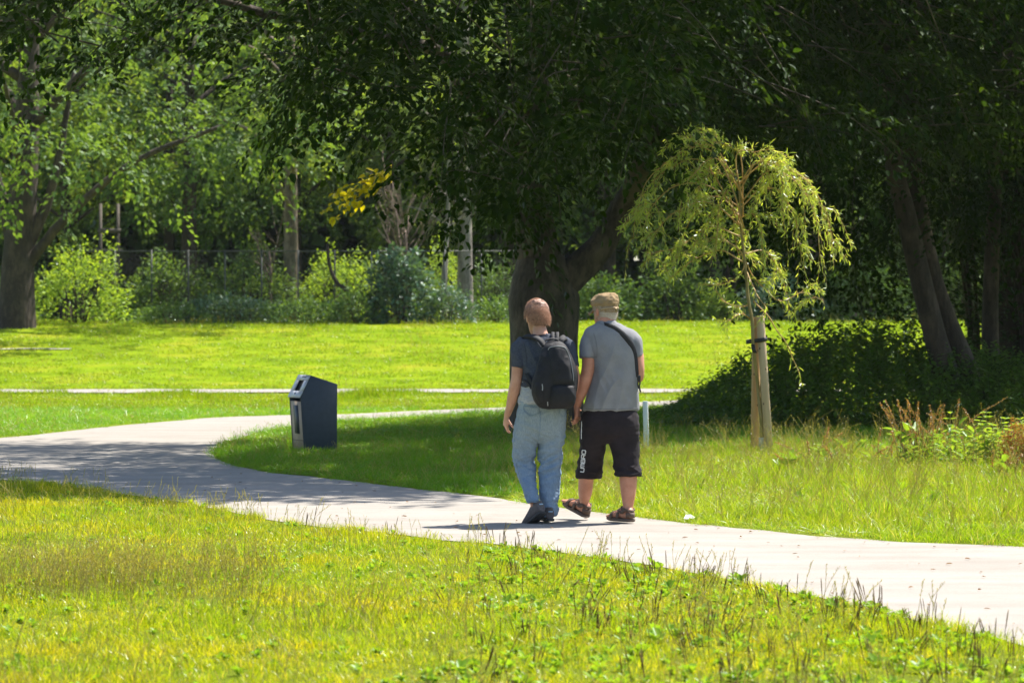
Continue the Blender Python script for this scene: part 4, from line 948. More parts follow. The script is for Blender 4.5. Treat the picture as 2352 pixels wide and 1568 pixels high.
# ================================================================== THE TWO WALKERS
PD = 21.5
def cu(u, v, y=0.0):
    """point of the walkers' frontal plane: u, v measured on an 828 units-per-metre drawing"""
    return Vector(((u - 320) / 828 + .2, PD + y, (1505 - v) / 828))
def Hs(v, ul, ur, y, ry):
    c = cu((ul + ur) / 2, v, y); return (c, Vector(((ur - ul) / 1656, 0, 0)), Vector((0, ry, 0)))
def limbsecs(pts):
    """pts: (point, half width, half depth)"""
    P, T, A, B = frames([p[0] for p in pts]); out = []
    for (p, w, dd), t in zip(pts, T):
        side = np.array([1., 0, 0]); side = side - t * side.dot(t); side /= np.linalg.norm(side); fw = np.cross(t, side)
        out.append((p, side * w, fw * dd))
    return out
def smooth_secs(secs, n):
    A = np.array([[*c, *a, *b] for c, a, b in secs]); t = np.linspace(0, len(A) - 1, n); i = np.clip(t.astype(int), 0, len(A) - 2); u = (t - i)[:, None]
    Q = np.vstack([2 * A[0] - A[1], A, 2 * A[-1] - A[-2]])
    a, b, c, d = Q[i], Q[i + 1], Q[i + 2], Q[i + 3]; m1, m2 = (c - a) * .4, (d - b) * .4
    R = b * (2*u**3 - 3*u**2 + 1) + m1 * (u**3 - 2*u**2 + u) + c * (-2*u**3 + 3*u**2) + m2 * (u**3 - u**2)
    return [(r_[:3], r_[3:6], r_[6:]) for r_ in R]
def fuse(name, mb, voxel, smooth=4, disp=None):
    me = mb.mesh(name + '_raw'); o = bpy.data.objects.new(name, me); COL.objects.link(o)
    m = o.modifiers.new('r', 'REMESH'); m.mode = 'VOXEL'; m.voxel_size = voxel; m.use_smooth_shade = True
    if smooth: s = o.modifiers.new('s', 'SMOOTH'); s.factor = .5; s.iterations = smooth
    dg = bpy.context.evaluated_depsgraph_get(); out = bpy.data.meshes.new_from_object(o.evaluated_get(dg)); out.name = name
    bpy.data.objects.remove(o); bpy.data.meshes.remove(me)
    if disp:
        n = len(out.vertices); co = np.empty(n * 3, np.float32); no = np.empty(n * 3, np.float32)
        out.vertices.foreach_get('co', co); out.vertex_normals.foreach_get('vector', no); co = co.reshape(-1, 3); no = no.reshape(-1, 3)
        dv = np.array([disp(c) for c in co]); co = co + no * dv[:, None]; out.vertices.foreach_set('co', co.astype(np.float32).ravel()); out.update()
    return out
def bvh(me): return BVHTree.FromPolygons([v.co.copy() for v in me.vertices], [tuple(p.vertices) for p in me.polygons])
def hit(tr, x, z, off=.004, dflt=PD):
    h = tr.ray_cast(Vector((x, PD - 1.5, z)), Vector((0, 1, 0)))
    return Vector((x, (h[0].y if h[0] else dflt) - off, z))
def patch(tr, outline, off=.003, step=.012, thick=.003, fallback=None):
    """piece of cloth lying on a surface seen from behind: outline in (x, z), cut into a grid and thrown onto it"""
    xs = [p[0] for p in outline]; zs = [p[1] for p in outline]; b = bmesh.new()
    b.faces.new([b.verts.new((x, 0, z)) for x, z in outline])
    for k in np.arange(min(xs) + step, max(xs), step): bmesh.ops.bisect_plane(b, geom=b.verts[:] + b.edges[:] + b.faces[:], plane_co=(k, 0, 0), plane_no=(1, 0, 0))
    for k in np.arange(min(zs) + step, max(zs), step): bmesh.ops.bisect_plane(b, geom=b.verts[:] + b.edges[:] + b.faces[:], plane_co=(0, 0, k), plane_no=(0, 0, 1))
    last = PD
    for v in b.verts:
        h = hit(tr, v.co.x, v.co.z, off, last); last = h.y + off if abs(h.y - PD) < .6 else last; v.co = h
    ext = bmesh.ops.extrude_face_region(b, geom=b.faces[:]); 
    for g in ext['geom']:
        if isinstance(g, bmesh.types.BMVert): g.co.y += thick
    bmesh.ops.recalc_face_normals(b, faces=b.faces[:]); me = bpy.data.meshes.new('patch'); b.to_mesh(me); b.free(); return me
def strap_on(tr, uvs, w, off=.006, n=40, th=.006):
    C = curve([(cu(u, v).x, 0, cu(u, v).z) for u, v in uvs], n); pts = []; y = None
    for c in C:
        h = tr.ray_cast(Vector((c[0], PD - 1.5, c[2])), Vector((0, 1, 0))); y = h[0].y if h[0] else (y if y is not None else PD); pts.append([c[0], y - off, c[2]])
    P = np.array(pts); 
    for _ in range(3): P[1:-1, 1] = (P[:-2, 1] + P[2:, 1] + 2 * P[1:-1, 1]) / 4
    T = unit(np.gradient(P, axis=0)); Wd = unit(np.cross(T, [0, 1, 0])) * w; N = unit(np.cross(Wd, T))
    return P, Wd, N

M_skin = solid('skin', (.50, .25, .16), (.58, .31, .21), 14, .5, .15, 220, spec=.35, sss=.08)
M_skin2 = solid('skin_tanned', (.46, .20, .12), (.56, .27, .175), 14, .5, .15, 220, spec=.35, sss=.08)
def denim(n, l):
    tc = n.new('ShaderNodeTexCoord').outputs['Object']; sx = n.new('ShaderNodeSeparateXYZ'); l.new(tc, sx.inputs[0])
    mr = n.new('ShaderNodeMapRange'); mr.inputs[1].default_value = .45; mr.inputs[2].default_value = .75; l.new(sx.outputs[2], mr.inputs[0])
    worn = mix(n, l, mr.outputs[0], (.17, .255, .37), (.26, .305, .30))        # seat and thighs washed out, lower legs bluer
    c = mix(n, l, ramp(n, l, nz(n, l, tc, 7, 5, .65, (1.6, 1.6, .6)), [(.35, 0.), (.7, .55)]), worn, (.32, .38, .43))
    c = mix(n, l, ramp(n, l, nz(n, l, tc, 170, 2, .6, (1, 1, .25)), [(.4, 0.), (.7, .4)]), c, (.075, .115, .17))
    b = n.new('ShaderNodeBsdfPrincipled'); l.new(c, b.inputs['Base Color']); b.inputs['Roughness'].default_value = .9; b.inputs['Specular IOR Level'].default_value = .2
    l.new(bump(n, l, nz(n, l, tc, 40, 4, .7), .5, .006), b.inputs['Normal']); return b.outputs[0]
M_denim = mat('faded_denim', denim)
M_seam = solid('denim_stitching', (.12, .19, .27), (.18, .26, .34), 40)
M_heather = solid('heather_navy', (.035, .040, .058), (.085, .095, .12), 90, .95, .4, 50, stretch=(1, 1, 3), spec=.2)
M_ltheather = solid('heather_grey', (.30, .31, .32), (.42, .43, .44), 60, .95, .5, 40, stretch=(1, 1, 3), spec=.2)
M_grey = solid('grey_jersey', (.205, .205, .215), (.245, .245, .255), 9, .95, .35, 120, spec=.2)
M_shorts = solid('dark_shorts', (.014, .010, .012), (.022, .016, .019), 12, .85, .4, 60, spec=.3)
M_pack = solid('pack_nylon', (.007, .007, .009), (.014, .014, .017), 18, .7, .5, 70, spec=.35)
M_packd = solid('pack_webbing', (.012, .012, .014), (.02, .02, .023), 60, .8)
M_reflect = solid('zip_trim', (.32, .33, .34), None, rough=.4)
M_cap = solid('khaki_cotton', (.24, .165, .085), (.31, .22, .125), 16, .95, .5, 50, spec=.15)
M_hairr = solid('reddish_hair', (.20, .10, .065), (.34, .20, .14), 22, .5, .5, 120, stretch=(2, 2, .5))
M_hairg = solid('grey_hair', (.42, .34, .28), (.62, .54, .47), 60, .55, .5, 160, stretch=(2, 2, .5))
L_hr = leafy('fine_red_hair', (.26, .12, .08), (.46, .27, .18), (.74, .54, .42), .4, .15, .35, 20., (1.3, 1.2, 1.1)); L_hg = leafy('fine_grey_hair', (.40, .33, .28), (.55, .48, .42), (.75, .70, .64), .4, .15, .35, 20., (1.2, 1.2, 1.2))
M_shoe = solid('shoe_mesh', (.085, .075, .075), (.13, .115, .115), 60, .8, .4, 90)
M_sole = solid('rubber_sole', (.03, .03, .03), (.045, .045, .045), 20, .7)
M_sandal = solid('brown_leather', (.085, .05, .033), (.12, .075, .05), 25, .65, .4, 90)
M_sandsole = solid('sandal_sole', (.10, .07, .05), (.14, .10, .075), 25, .8)
M_print = solid('white_print', (.75, .75, .75), None, rough=.6)
M_eye = solid('eye_white', (.7, .7, .7), None, rough=.2); M_iris = solid('iris', (.05, .05, .06), None, rough=.2); M_lip = solid('lip', (.42, .17, .14), None, rough=.5)

def head(b, C, yaw, pitch, s=1.0, wide=1.0):
    """skull, jaw, nose, brow, ears added to b; returns the head's matrix"""
    M = Matrix.Translation(C) @ Matrix.Rotation(yaw, 4, 'Z') @ Matrix.Rotation(-pitch, 4, 'X') @ Matrix.Scale(s, 4)
    def L(secs, n=24, p=2.0):
        V, Fs = loft(secs, n, p); b.add(np.array([M @ Vector(v) for v in V]), Fs)
    def sec(z, rx, yf, yb, rz=0): return ((0, (yf + yb) / 2, z), (rx * wide, 0, 0), (0, (yf - yb) / 2, rz))
    L(smooth_secs([sec(-.120, .018, .078, .035), sec(-.114, .035, .088, .01), sec(-.09, .052, .096, -.02), sec(-.05, .064, .097, -.062), sec(-.01, .072, .097, -.088), sec(.03, .077, .097, -.098),
                   sec(.065, .075, .090, -.095), (( 0, -.006, .095), (.062 * wide, 0, 0), (0, .078, 0)), ((0, -.008, .112), (.042 * wide, 0, 0), (0, .052, 0)), ((0, -.01, .121), (.014 * wide, 0, 0), (0, .018, 0))], 24))
    L([((0, .094, .018), (.008, 0, 0), (0, .006, 0)), ((0, .106, -.005), (.011, 0, 0), (0, .010, 0)), ((0, .112, -.024), (.015, 0, 0), (0, .013, 0)), ((0, .100, -.034), (.013, 0, 0), (0, .006, 0))], 12)
    L([((0, .094, -.056), (.024, 0, 0), (0, .010, 0)), ((0, .094, -.070), (.020, 0, 0), (0, .010, 0))], 12)
    for sgn in (-1, 1):
        L([((sgn * .068, .088 - .02, .026), (.022, 0, 0), (0, .022, 0)), ((sgn * .0, .090, .030), (.02, 0, 0), (0, .010, 0))], 10)
        e = Vector((sgn * .080 * wide, -.006, -.012))
        L([(e + Vector((-sgn * .008, 0, 0)), (0, .014, .006), (-.003, -.006, .026)), (e + Vector((sgn * .006, -.006, .002)), (0, .019, .004), (0, -.004, .033)), (e + Vector((sgn * .012, -.009, .003)), (0, .016, .004), (0, -.004, .028))], 14)
    return M
def face_parts(M, t):
    for sgn in (-1, 1):
        b = MB(); V, Fs = loft([((sgn * .031, .0885 + dy, .012), (r_, 0, 0), (0, 0, r_ * .62)) for dy, r_ in ((-.008, .004), (-.004, .011), (.002, .012), (.005, .007))], 12); b.add(np.array([M @ Vector(v) for v in V]), Fs); obj('eye', b.mesh('eye', True), M_eye, t)
        b = MB(); V, Fs = loft([((sgn * .031, .0925 + dy, .012), (r_, 0, 0), (0, 0, r_)) for dy, r_ in ((0, .005), (.003, .004))], 10); b.add(np.array([M @ Vector(v) for v in V]), Fs); obj('iris', b.mesh('iris', True), M_iris, t)
    b = MB(); V, Fs = loft([((0, .100, -.063), (.026, 0, 0), (0, .006, 0)), ((0, .104, -.067), (.024, 0, 0), (0, .006, 0)), ((0, .100, -.072), (.02, 0, 0), (0, .006, 0))], 12); b.add(np.array([M @ Vector(v) for v in V]), Fs); obj('mouth', b.mesh('mouth', True), M_lip, t)
def finger(b, p0, d, curl_axis, lens, rad, bends):
    P = [Vector(p0)]; dd = Vector(d).normalized()
    for L_, bd in zip(lens, bends):
        dd = Matrix.Rotation(bd, 3, curl_axis) @ dd; P.append(P[-1] + dd * L_)
    C = curve(P, 9); R = np.interp(np.linspace(0, 1, 9), [0, .5, .9, 1], [rad, rad * .95, rad * .8, rad * .45]); b.tube(C, R, 8); return P[-1]
def hand(b, wrist, d, palm_n, curl, thumb_side, s=1.0, spread=.06, wr=.026):
    """palm, four fingers of different lengths bending towards palm_n, and a thumb from the side of the palm"""
    d = Vector(d).normalized(); nn = Vector(palm_n); nn = (nn - d * nn.dot(d)).normalized(); side = d.cross(nn).normalized() * thumb_side
    wr = Vector(wrist); ax = d.cross(nn).normalized()
    b.loft([(wr - d * .02, side * .024 * s, nn * .019 * s), (wr + d * .015 * s, side * .028 * s, nn * .018 * s), (wr + d * .05 * s, side * .038 * s, nn * .016 * s), (wr + d * .088 * s, side * .040 * s, nn * .013 * s)], 16, 2.6)
    for k, (o_, L_) in enumerate(((.030, .072), (.010, .080), (-.011, .075), (-.030, .060))):
        base = wr + d * (.078 - .006 * abs(k - 1)) * s + side * o_ * s
        finger(b, base, d + side * (o_ * 3.0 * spread / .06), ax, [L_ * .5 * s, L_ * .3 * s, L_ * .25 * s], .0092 * s, [curl * (.6 + .1 * k), curl * (1 + .1 * k), curl * .8])
    finger(b, wr + d * .025 * s + side * .024 * s + nn * .004, d * .75 + side * .75 + nn * .25, ax, [.038 * s, .030 * s, .024 * s], .0112 * s, [.05 + curl * .15, .25 * curl + .1, .2])
def footsecs(ank, yaw, pitch, roll=0, s=1.0, grow=0, pivot=(0, 0, 0)):
    M = Matrix.Translation(ank) @ Matrix.Rotation(yaw, 4, 'Z') @ Matrix.Rotation(pitch, 4, 'X') @ Matrix.Rotation(roll, 4, 'Y') @ Matrix.Translation(-Vector(pivot)) @ Matrix.Scale(s, 4)
    return M
FOOT = [(-.072, .018, .012, .045), (-.062, .029, .004, .075), (-.03, .034, 0, .095), (.01, .036, 0, .10), (.05, .040, .004, .080), (.10, .046, .002, .056), (.145, .048, 0, .040), (.18, .040, .002, .030), (.195, .028, .004, .022)]
def foot(b, M, grow=0, zoff=0):
    secs = []
    for y, w, z0, z1 in FOOT:
        c = M @ Vector((0, y + (grow if y > .17 else (-grow if y < -.05 else 0)), (z0 + z1) / 2 + zoff)); a = M.to_3x3() @ Vector((w + grow, 0, 0)); bb = M.to_3x3() @ Vector((0, 0, (z1 - z0) / 2 + grow)); secs.append((c, a, bb))
    b.loft(smooth_secs(secs, 20), 18, 2.4)
def sole(b, M, g, z0, z1):
    out = [(w + g, y) for y, w, _a, _b in FOOT[1:-1]] ; out = [(.012, FOOT[0][0] - g)] + out + [(.012, FOOT[-1][0] + g)]
    C = curve([(x_, y, 0) for x_, y in out] , 22); C = np.vstack([C, C[::-1] * [-1, 1, 1]]); c0 = C.mean(0)
    V = []; n = len(C)
    for z_, k in ((z0, .90), (z0 + .005, .985), (z1 - .004, 1.0), (z1, .96)):
        for q in C: V.append(M @ Vector((c0[0] + (q[0] - c0[0]) * k, c0[1] + (q[1] - c0[1]) * k, z_ + .35 * max(0, q[1] - .13) ** 1.2 * .6)))
    V += [M @ Vector((c0[0], c0[1], z0)), M @ Vector((c0[0], c0[1], z1))]; j = np.arange(n)
    b.add(np.array([tuple(v) for v in V]), [rings_faces(4, n), np.stack([(j + 1) % n, j, np.full(n, 4 * n)], -1), np.stack([3 * n + j, 3 * n + (j + 1) % n, np.full(n, 4 * n + 1)], -1)])
def folds(c, amp, fx, fz, sk=0., seed=0.):
    a = noise.noise(Vector((c[0] * fx + seed, c[1] * fx, c[2] * fz + c[0] * sk)))
    b_ = noise.noise(Vector((c[0] * fx * 2.1, c[1] * fx * 2.1 + seed, c[2] * fz * 2.3 - c[0] * sk * 1.4)))
    return amp * ((1 - 2.2 * abs(a)) * .6 + (.5 - abs(b_)) * .55 - .25)
def hair_strands(M, n, seed, L, rr, m, fn, wdt=.0016):
    r = np.random.default_rng(seed); V, Fq = [], []; k = 0
    while k < n:
        u = unit(r.normal(0, 1, 3)); 
        if not fn(u): continue
        p = np.array([u[0] * .089, u[1] * .108 - .002, u[2] * .126 + .014]); t = np.cross(u, r.normal(0, 1, 3)); t = unit(t + [0, .25 * (u[2] > .3), -.9 * (u[2] < .6)]) ; d_ = unit(t * .95 + u * .30 + np.array([-.25, 0, 0]) * (u[2] > 0))
        s = np.cross(d_, u); s = unit(s) * wdt; l_ = L * r.uniform(.5, 1.2)
        Q = [p - s, p + s, p + d_ * l_ * .6 + s * .7, p + d_ * l_ * .6 - s * .7, p + d_ * l_ + u * .2 * l_ * -.3]
        V += [tuple(M @ Vector(q)) for q in Q]; Fq.append(k); k += 1
    Fq = np.array(Fq)[:, None] * 5; return npmesh('strands', np.array(V), [Fq + [0, 1, 2, 3], Fq + [3, 2, 4]])
def shell(M, secs):
    V, Fs = loft(secs, 28); return np.array([M @ Vector(v) for v in V]), Fs
def join_meshes(name, a, b_):
    bm = bmesh.new(); bm.from_mesh(a); bm.from_mesh(b_); me = bpy.data.meshes.new(name); bm.to_mesh(me); bm.free(); return me
def ground_y(y=0): return 0.012

# ------------------------------------------------------------------ left walker
R1 = Vector((.2, PD, 0.012))
w1 = thing('person', R1, 'walker in faded blue jeans and dark heather T-shirt, short reddish hair, wearing a backpack', 'person', 'two people walking hand in hand on the path')
b = MB()
HC = cu(315, 221, .085); HM = head(b, HC, radians(20), radians(14), 1.03, 1.0)
b.loft(limbsecs([(cu(335, 345, .02), .066, .055), (cu(331, 318, .035), .056, .054), (cu(326, 285, .055), .052, .056), (cu(322, 240, .075), .048, .052)]), 18)
b.loft(smooth_secs([Hs(345, 300, 400, .03, .05), Hs(375, 215, 480, .02, .075), Hs(440, 215, 480, .02, .095), Hs(560, 235, 470, .01, .10), Hs(680, 225, 475, .0, .10), Hs(800, 205, 480, .0, .105), Hs(930, 190, 470, 0, .10)], 30), 24)
SHL, SHR = cu(205, 400, .02), cu(492, 400, .02)
# left arm, hanging, elbow a little bent
LA = [(SHL, .050, .05), (cu(196, 460, .01), .052, .054), (cu(190, 540, .0), .046, .05), (cu(182, 610, -.005), .042, .045), (cu(172, 660, 0), .045, .044), (cu(160, 710, .015), .042, .042), (cu(142, 780, .04), .032, .034), (cu(124, 832, .055), .026, .024)]
b.loft(smooth_secs(limbsecs(LA), 30), 18)
hand(b, cu(121, 838, .057), cu(108, 950, .09) - cu(121, 838, .057), (.75, .35, 0), .42, 1, .92, .05)
RA = [(SHR, .048, .05), (cu(515, 470, .0), .048, .05), (cu(540, 560, -.02), .042, .045), (cu(550, 610, -.02), .040, .042), (cu(553, 660, 0), .036, .038), (cu(545, 720, .03), .030, .032), (cu(537, 770, .05), .025, .024)]
b.loft(smooth_secs(limbsecs(RA), 28), 18)
hand(b, cu(538, 775, .05), cu(556, 870, .085) - cu(538, 775, .05), (.9, -.2, 0), .55, -1, .9, .02)
for ul, ur, rows_ in ((0, 0, [(930, 245, .0, .075, .078), (1130, 234, .055, .050, .055), (1250, 258, -.01, .045, .05), (1370, 292, -.09, .034, .04), (1400, 298, -.11, .034, .04)]), (0, 0, [(930, 405, .0, .075, .078), (1130, 392, .03, .052, .056), (1250, 390, .01, .048, .05), (1400, 384, -.02, .038, .042), (1455, 383, -.03, .034, .04)])):
    b.loft(smooth_secs(limbsecs([(cu(u, v, y), w, dd) for v, u, y, w, dd in rows_]), 24), 18)
FM1L = Matrix.Translation(cu(300, 1400, -.10)) @ Matrix.Rotation(radians(34), 4, 'Z') @ Matrix.Rotation(radians(-30), 4, 'X') @ Matrix.Translation((0, .0, -.085)) @ Matrix.Scale(.95, 4)
FM1R = Matrix.Translation((cu(378, 1500).x, PD - .03, .024)) @ Matrix.Rotation(radians(14), 4, 'Z') @ Matrix.Scale(.95, 4)
foot(b, FM1L, -.003); foot(b, FM1R, -.003)
obj('body', fuse('body', b, .0052, 3), M_skin, w1); face_parts(HM, w1)
# hair
b = MB(); V, Fs = shell(HM, [((0, -.045, -.072), (.046, 0, 0), (0, .036, 0)), ((0, -.036, -.048), (.061, 0, 0), (0, .056, 0)), ((0, -.024, -.012), (.076, 0, 0), (0, .074, 0)), ((0, -.004, .03), (.088, 0, 0), (0, .101, .006)), ((0, .0, .065), (.086, 0, 0), (0, .106, .008)), ((0, .0, .1), (.074, 0, 0), (0, .094, .006)), ((0, 0, .123), (.052, 0, 0), (0, .066, 0)), ((0, 0, .137), (.02, 0, 0), (0, .028, 0))]); b.add(V, Fs)
hm = fuse('hair', b, .005, 3, lambda c: .007 * noise.noise(Vector(c) * 30) + .003 * noise.noise(Vector(c) * 80))
hs_ = hair_strands(HM, 5600, 3, .030, 0, None, lambda u: u[2] > -.62 and not (u[1] > .55 and u[2] < .45) and not (u[1] > -.25 and u[2] < -.05), .0009)
obj('hair', hm, M_hairr, w1); obj('hair_wisps', hs_, L_hr, w1)['kind'] = 'stuff'
# T-shirt
b = MB(); b.loft(smooth_secs([Hs(322, 292, 384, .045, .058), Hs(336, 272, 410, .04, .066), Hs(350, 232, 450, .03, .078), Hs(370, 200, 490, .022, .088), Hs(420, 188, 508, .015, .112), Hs(500, 212, 500, .01, .122), Hs(580, 222, 492, .005, .126), Hs(650, 214, 492, 0, .128)], 40), 30, 2.3)
b.loft(smooth_secs(limbsecs([(cu(232, 385, .02), .06, .065), (cu(203, 405, .015), .064, .068), (cu(197, 460, .01), .060, .066), (cu(194, 532, .005), .058, .062)]), 16), 20)
b.loft(smooth_secs(limbsecs([(cu(465, 385, .02), .06, .065), (cu(496, 405, .01), .062, .068), (cu(512, 460, .0), .058, .064), (cu(528, 530, -.01), .056, .06)]), 16), 20)
ts = fuse('t_shirt', b, .0065, 5, lambda c: folds(c, .016, 7, 6, 8, 1)); TS1 = bvh(ts); obj('t_shirt', ts, M_heather, w1)
b = MB(); b.loft(smooth_secs([Hs(560, 228, 486, .005, .112), Hs(640, 212, 490, 0, .124), Hs(700, 200, 494, 0, .132), Hs(758, 188, 500, 0, .134)], 24), 30, 2.2)  # light grey cloth below the navy shirt, down to the jeans
us = fuse('lower_shirt', b, .0065, 3, lambda c: folds(c, .010, 9, 20, 8, 4)); obj('lower_shirt', us, M_ltheather, w1)
M_nseam = solid('heather_seam', (.02, .022, .03), None)
for uvs in ([(150, 524), (180, 526), (240, 524)], [(226, 370), (238, 420), (246, 480), (247, 530)], [(292, 330), (330, 338), (380, 330)]):
    P, Wd, N = strap_on(TS1, uvs, .001, .0012, 30); bb = MB(); bb.tube(P, .0017, 4); obj('seam', bb.mesh('seam'), M_nseam, w1)
# jeans
b = MB()
b.loft(smooth_secs([Hs(738, 196, 494, 0, .12), Hs(790, 188, 494, -.005, .122), Hs(850, 176, 493, -.012, .126), Hs(910, 166, 489, -.015, .124), Hs(965, 162, 486, -.008, .10), Hs(1000, 170, 480, 0, .06)], 26), 28, 2.4)
def leg1(rows_): b.loft(smooth_secs([Hs(v, ul, ur, y, ry) for v, ul, ur, y, ry in rows_], 40), 24, 2.2)
leg1([(900, 166, 330, -.012, .108), (985, 159, 320, .0, .10), (1040, 160, 306, .02, .094), (1090, 162, 297, .04, .09), (1130, 170, 295, .06, .086), (1160, 178, 300, .055, .084), (1215, 194, 300, .02, .078), (1270, 212, 308, -.03, .074), (1330, 236, 320, -.075, .072), (1368, 250, 330, -.10, .072)])
leg1([(900, 322, 490, -.012, .108), (985, 322, 484, .0, .10), (1040, 321, 472, .015, .094), (1120, 322, 463, .03, .086), (1200, 324, 459, .025, .082), (1290, 327, 452, .01, .078), (1380, 325, 443, -.01, .074), (1430, 326, 440, -.02, .074), (1462, 328, 437, -.025, .074)])
def jf(c):
    z = c[2]; k = 1.6 * math.exp(-((z - .46) / .13) ** 2) + 1.35 * math.exp(-((z - .12) / .10) ** 2) + .55 * math.exp(-((z - .66) / .06) ** 2) + .6
    return k * folds(c, .011, 7, 17, 9 if c[0] < .2 else -7, 2) 
jm = fuse('jeans', b, .0062, 4, jf); J1 = bvh(jm); jeans = obj('jeans', jm, M_denim, w1)
def cuxz(u, v): p = cu(u, v); return (p.x, p.z)
for poly in ([(228, 772), (322, 778), (325, 812), (268, 832), (230, 800)], [(448, 786), (492, 782), (494, 800), (478, 842), (452, 818)]):
    o = obj('pocket', patch(J1, [cuxz(*p) for p in poly], .004), M_denim, w1)
    C = [hit(J1, *cuxz(*p), .0065) for p in poly + poly[:1]]; Q = []
    for a_, c_ in zip(C[:-1], C[1:]):
        for k in range(8): q = a_.lerp(c_, k / 8); Q.append(hit(J1, q.x, q.z, .0068, q.y))
    bb = MB(); bb.tube(Q + [Q[0]], .0016, 4); s_ = obj('stitching', bb.mesh('stitching'), M_seam, o, (0, 0, 0)); s_.data.transform(Matrix.Translation(-R1))
for uvs in ([(331, 800), (330, 860), (327, 930), (321, 985)], [(180, 1130), (196, 1200), (222, 1290), (252, 1360)], [(196, 770), (176, 880), (168, 1000)], [(455, 1100), (450, 1250), (438, 1400)]):
    P, Wd, N = strap_on(J1, uvs, .002, .0005, 30); bb = MB(); bb.tube(P, .0022, 4); obj('seam', bb.mesh('seam'), M_seam, w1)
for v, ul, ur, y in ((1357, 246, 332, -.098), (1448, 328, 438, -.023)):
    bb = MB(); c = cu((ul + ur) / 2, v, y); th = np.linspace(0, 2 * pi, 33); bb.tube([(c.x + cos(a) * ((ur - ul) / 1656 + .003), c.y + sin(a) * .078, c.z + .002 * sin(3 * a)) for a in th], .0024, 5, False); obj('hem', bb.mesh('hem'), M_seam, w1)
for M in (FM1L, FM1R):
    b = MB(); foot(b, M, .008, .014); b.loft([(M @ Vector((0, -.035, z_)), M.to_3x3() @ Vector((.040, 0, 0)), M.to_3x3() @ Vector((0, .048, 0))) for z_ in (.05, .085, .108)], 16)
    sh = obj('shoe', fuse('shoe', b, .006, 3), M_shoe, w1)
    b = MB(); sole(b, M, .009, -.006, .015)
    so = obj('sole', b.mesh('sole', True), M_sole, sh, (0, 0, 0)); so.data.transform(Matrix.Translation(-R1))
    b = MB(); V = [M @ Vector((x_, -.086 + abs(x_) * .12, zz)) for x_, zz in ((-.018, .068), (.018, .068), (.018, .078), (-.018, .078))]; V2 = [v + (M.to_3x3() @ Vector((0, -.003, 0))) for v in V]
    b.add(np.array(V + V2), np.array([(0, 1, 2, 3), (7, 6, 5, 4), (0, 4, 5, 1), (1, 5, 6, 2), (2, 6, 7, 3), (3, 7, 4, 0)])); tb = obj('tab', b.mesh('tab'), solid('pale_blue_tab', (.35, .50, .62), None) if 'pale_blue_tab' not in bpy.data.materials else bpy.data.materials['pale_blue_tab'], sh, (0, 0, 0)); tb.data.transform(Matrix.Translation(-R1))

# ------------------------------------------------------------------ backpack
BPK = cu(430, 783, -.2); bp = thing('backpack', BPK, 'black backpack worn low on the back of the walker in jeans', 'backpack')
b = MB()
b.loft(smooth_secs([Hs(368, 392, 442, -.145, .03), Hs(376, 368, 466, -.155, .052), Hs(398, 350, 492, -.175, .07), Hs(440, 335, 512, -.19, .085), Hs(500, 316, 540, -.20, .098), Hs(560, 296, 558, -.205, .105), Hs(620, 280, 560, -.205, .108), Hs(680, 278, 553, -.205, .108), Hs(730, 292, 546, -.20, .10), Hs(765, 312, 536, -.19, .088), Hs(783, 340, 515, -.18, .062)], 50), 30, 3.0)
b.loft(smooth_secs([Hs(392, 388, 480, -.19, .07), Hs(420, 378, 500, -.205, .085), Hs(520, 382, 520, -.225, .10), Hs(600, 392, 535, -.23, .10), Hs(640, 396, 540, -.225, .09)], 30), 24, 3.2)
pm_ = fuse('pack_body', b, .006, 3, lambda c: folds(c, .010, 9, 7, 5, 9)); PB = bvh(pm_); obj('pack_body', pm_, M_pack, bp)
b = MB(); b.loft(smooth_secs([Hs(634, 402, 532, -.24, .075), Hs(650, 392, 548, -.25, .095), Hs(700, 388, 550, -.255, .10), Hs(745, 384, 544, -.25, .095), Hs(774, 392, 528, -.235, .075)], 24), 24, 3.2)
fm = fuse('front_pocket', b, .006, 3, lambda c: folds(c, .006, 10, 12, 5, 3)); PF = bvh(fm); obj('front_pocket', fm, M_pack, bp)
b = MB(); b.loft(smooth_secs([Hs(600, 292, 360, -.20, .09), Hs(640, 284, 372, -.215, .10), Hs(700, 288, 372, -.215, .10), Hs(750, 312, 372, -.205, .09)], 20), 18, 2.6); obj('side_pocket', fuse('side_pocket', b, .006, 3), M_pack, bp)
for uvs, w, nm in (([(378, 420), (390, 404), (430, 398), (470, 402), (492, 420), (512, 470), (530, 560), (534, 610)], .0028, 'zip'), ([(402, 642), (430, 634), (480, 632), (530, 640), (544, 655)], .0028, 'zip'), ([(340, 630), (343, 650), (342, 670)], .0035, 'zip_pull'), ([(374, 740), (376, 765)], .0035, 'zip_pull')):
    P, Wd, N = strap_on(PF if nm == 'zip' and uvs[0][1] == 642 else PB, uvs, w, .004, 36, .004); bb = MB(); rib(bb, P, Wd, .004, N); obj(nm, bb.mesh(nm), M_reflect if nm == 'zip_pull' or uvs[0][0] == 378 else M_packd, bp)
P, Wd, N = strap_on(PB, [(505, 445), (520, 500), (532, 570), (536, 612)], .0016, .008, 20, .003)
bb = MB(); rib(bb, P, Wd, .003, N); obj('trim', bb.mesh('trim'), M_reflect, bp)
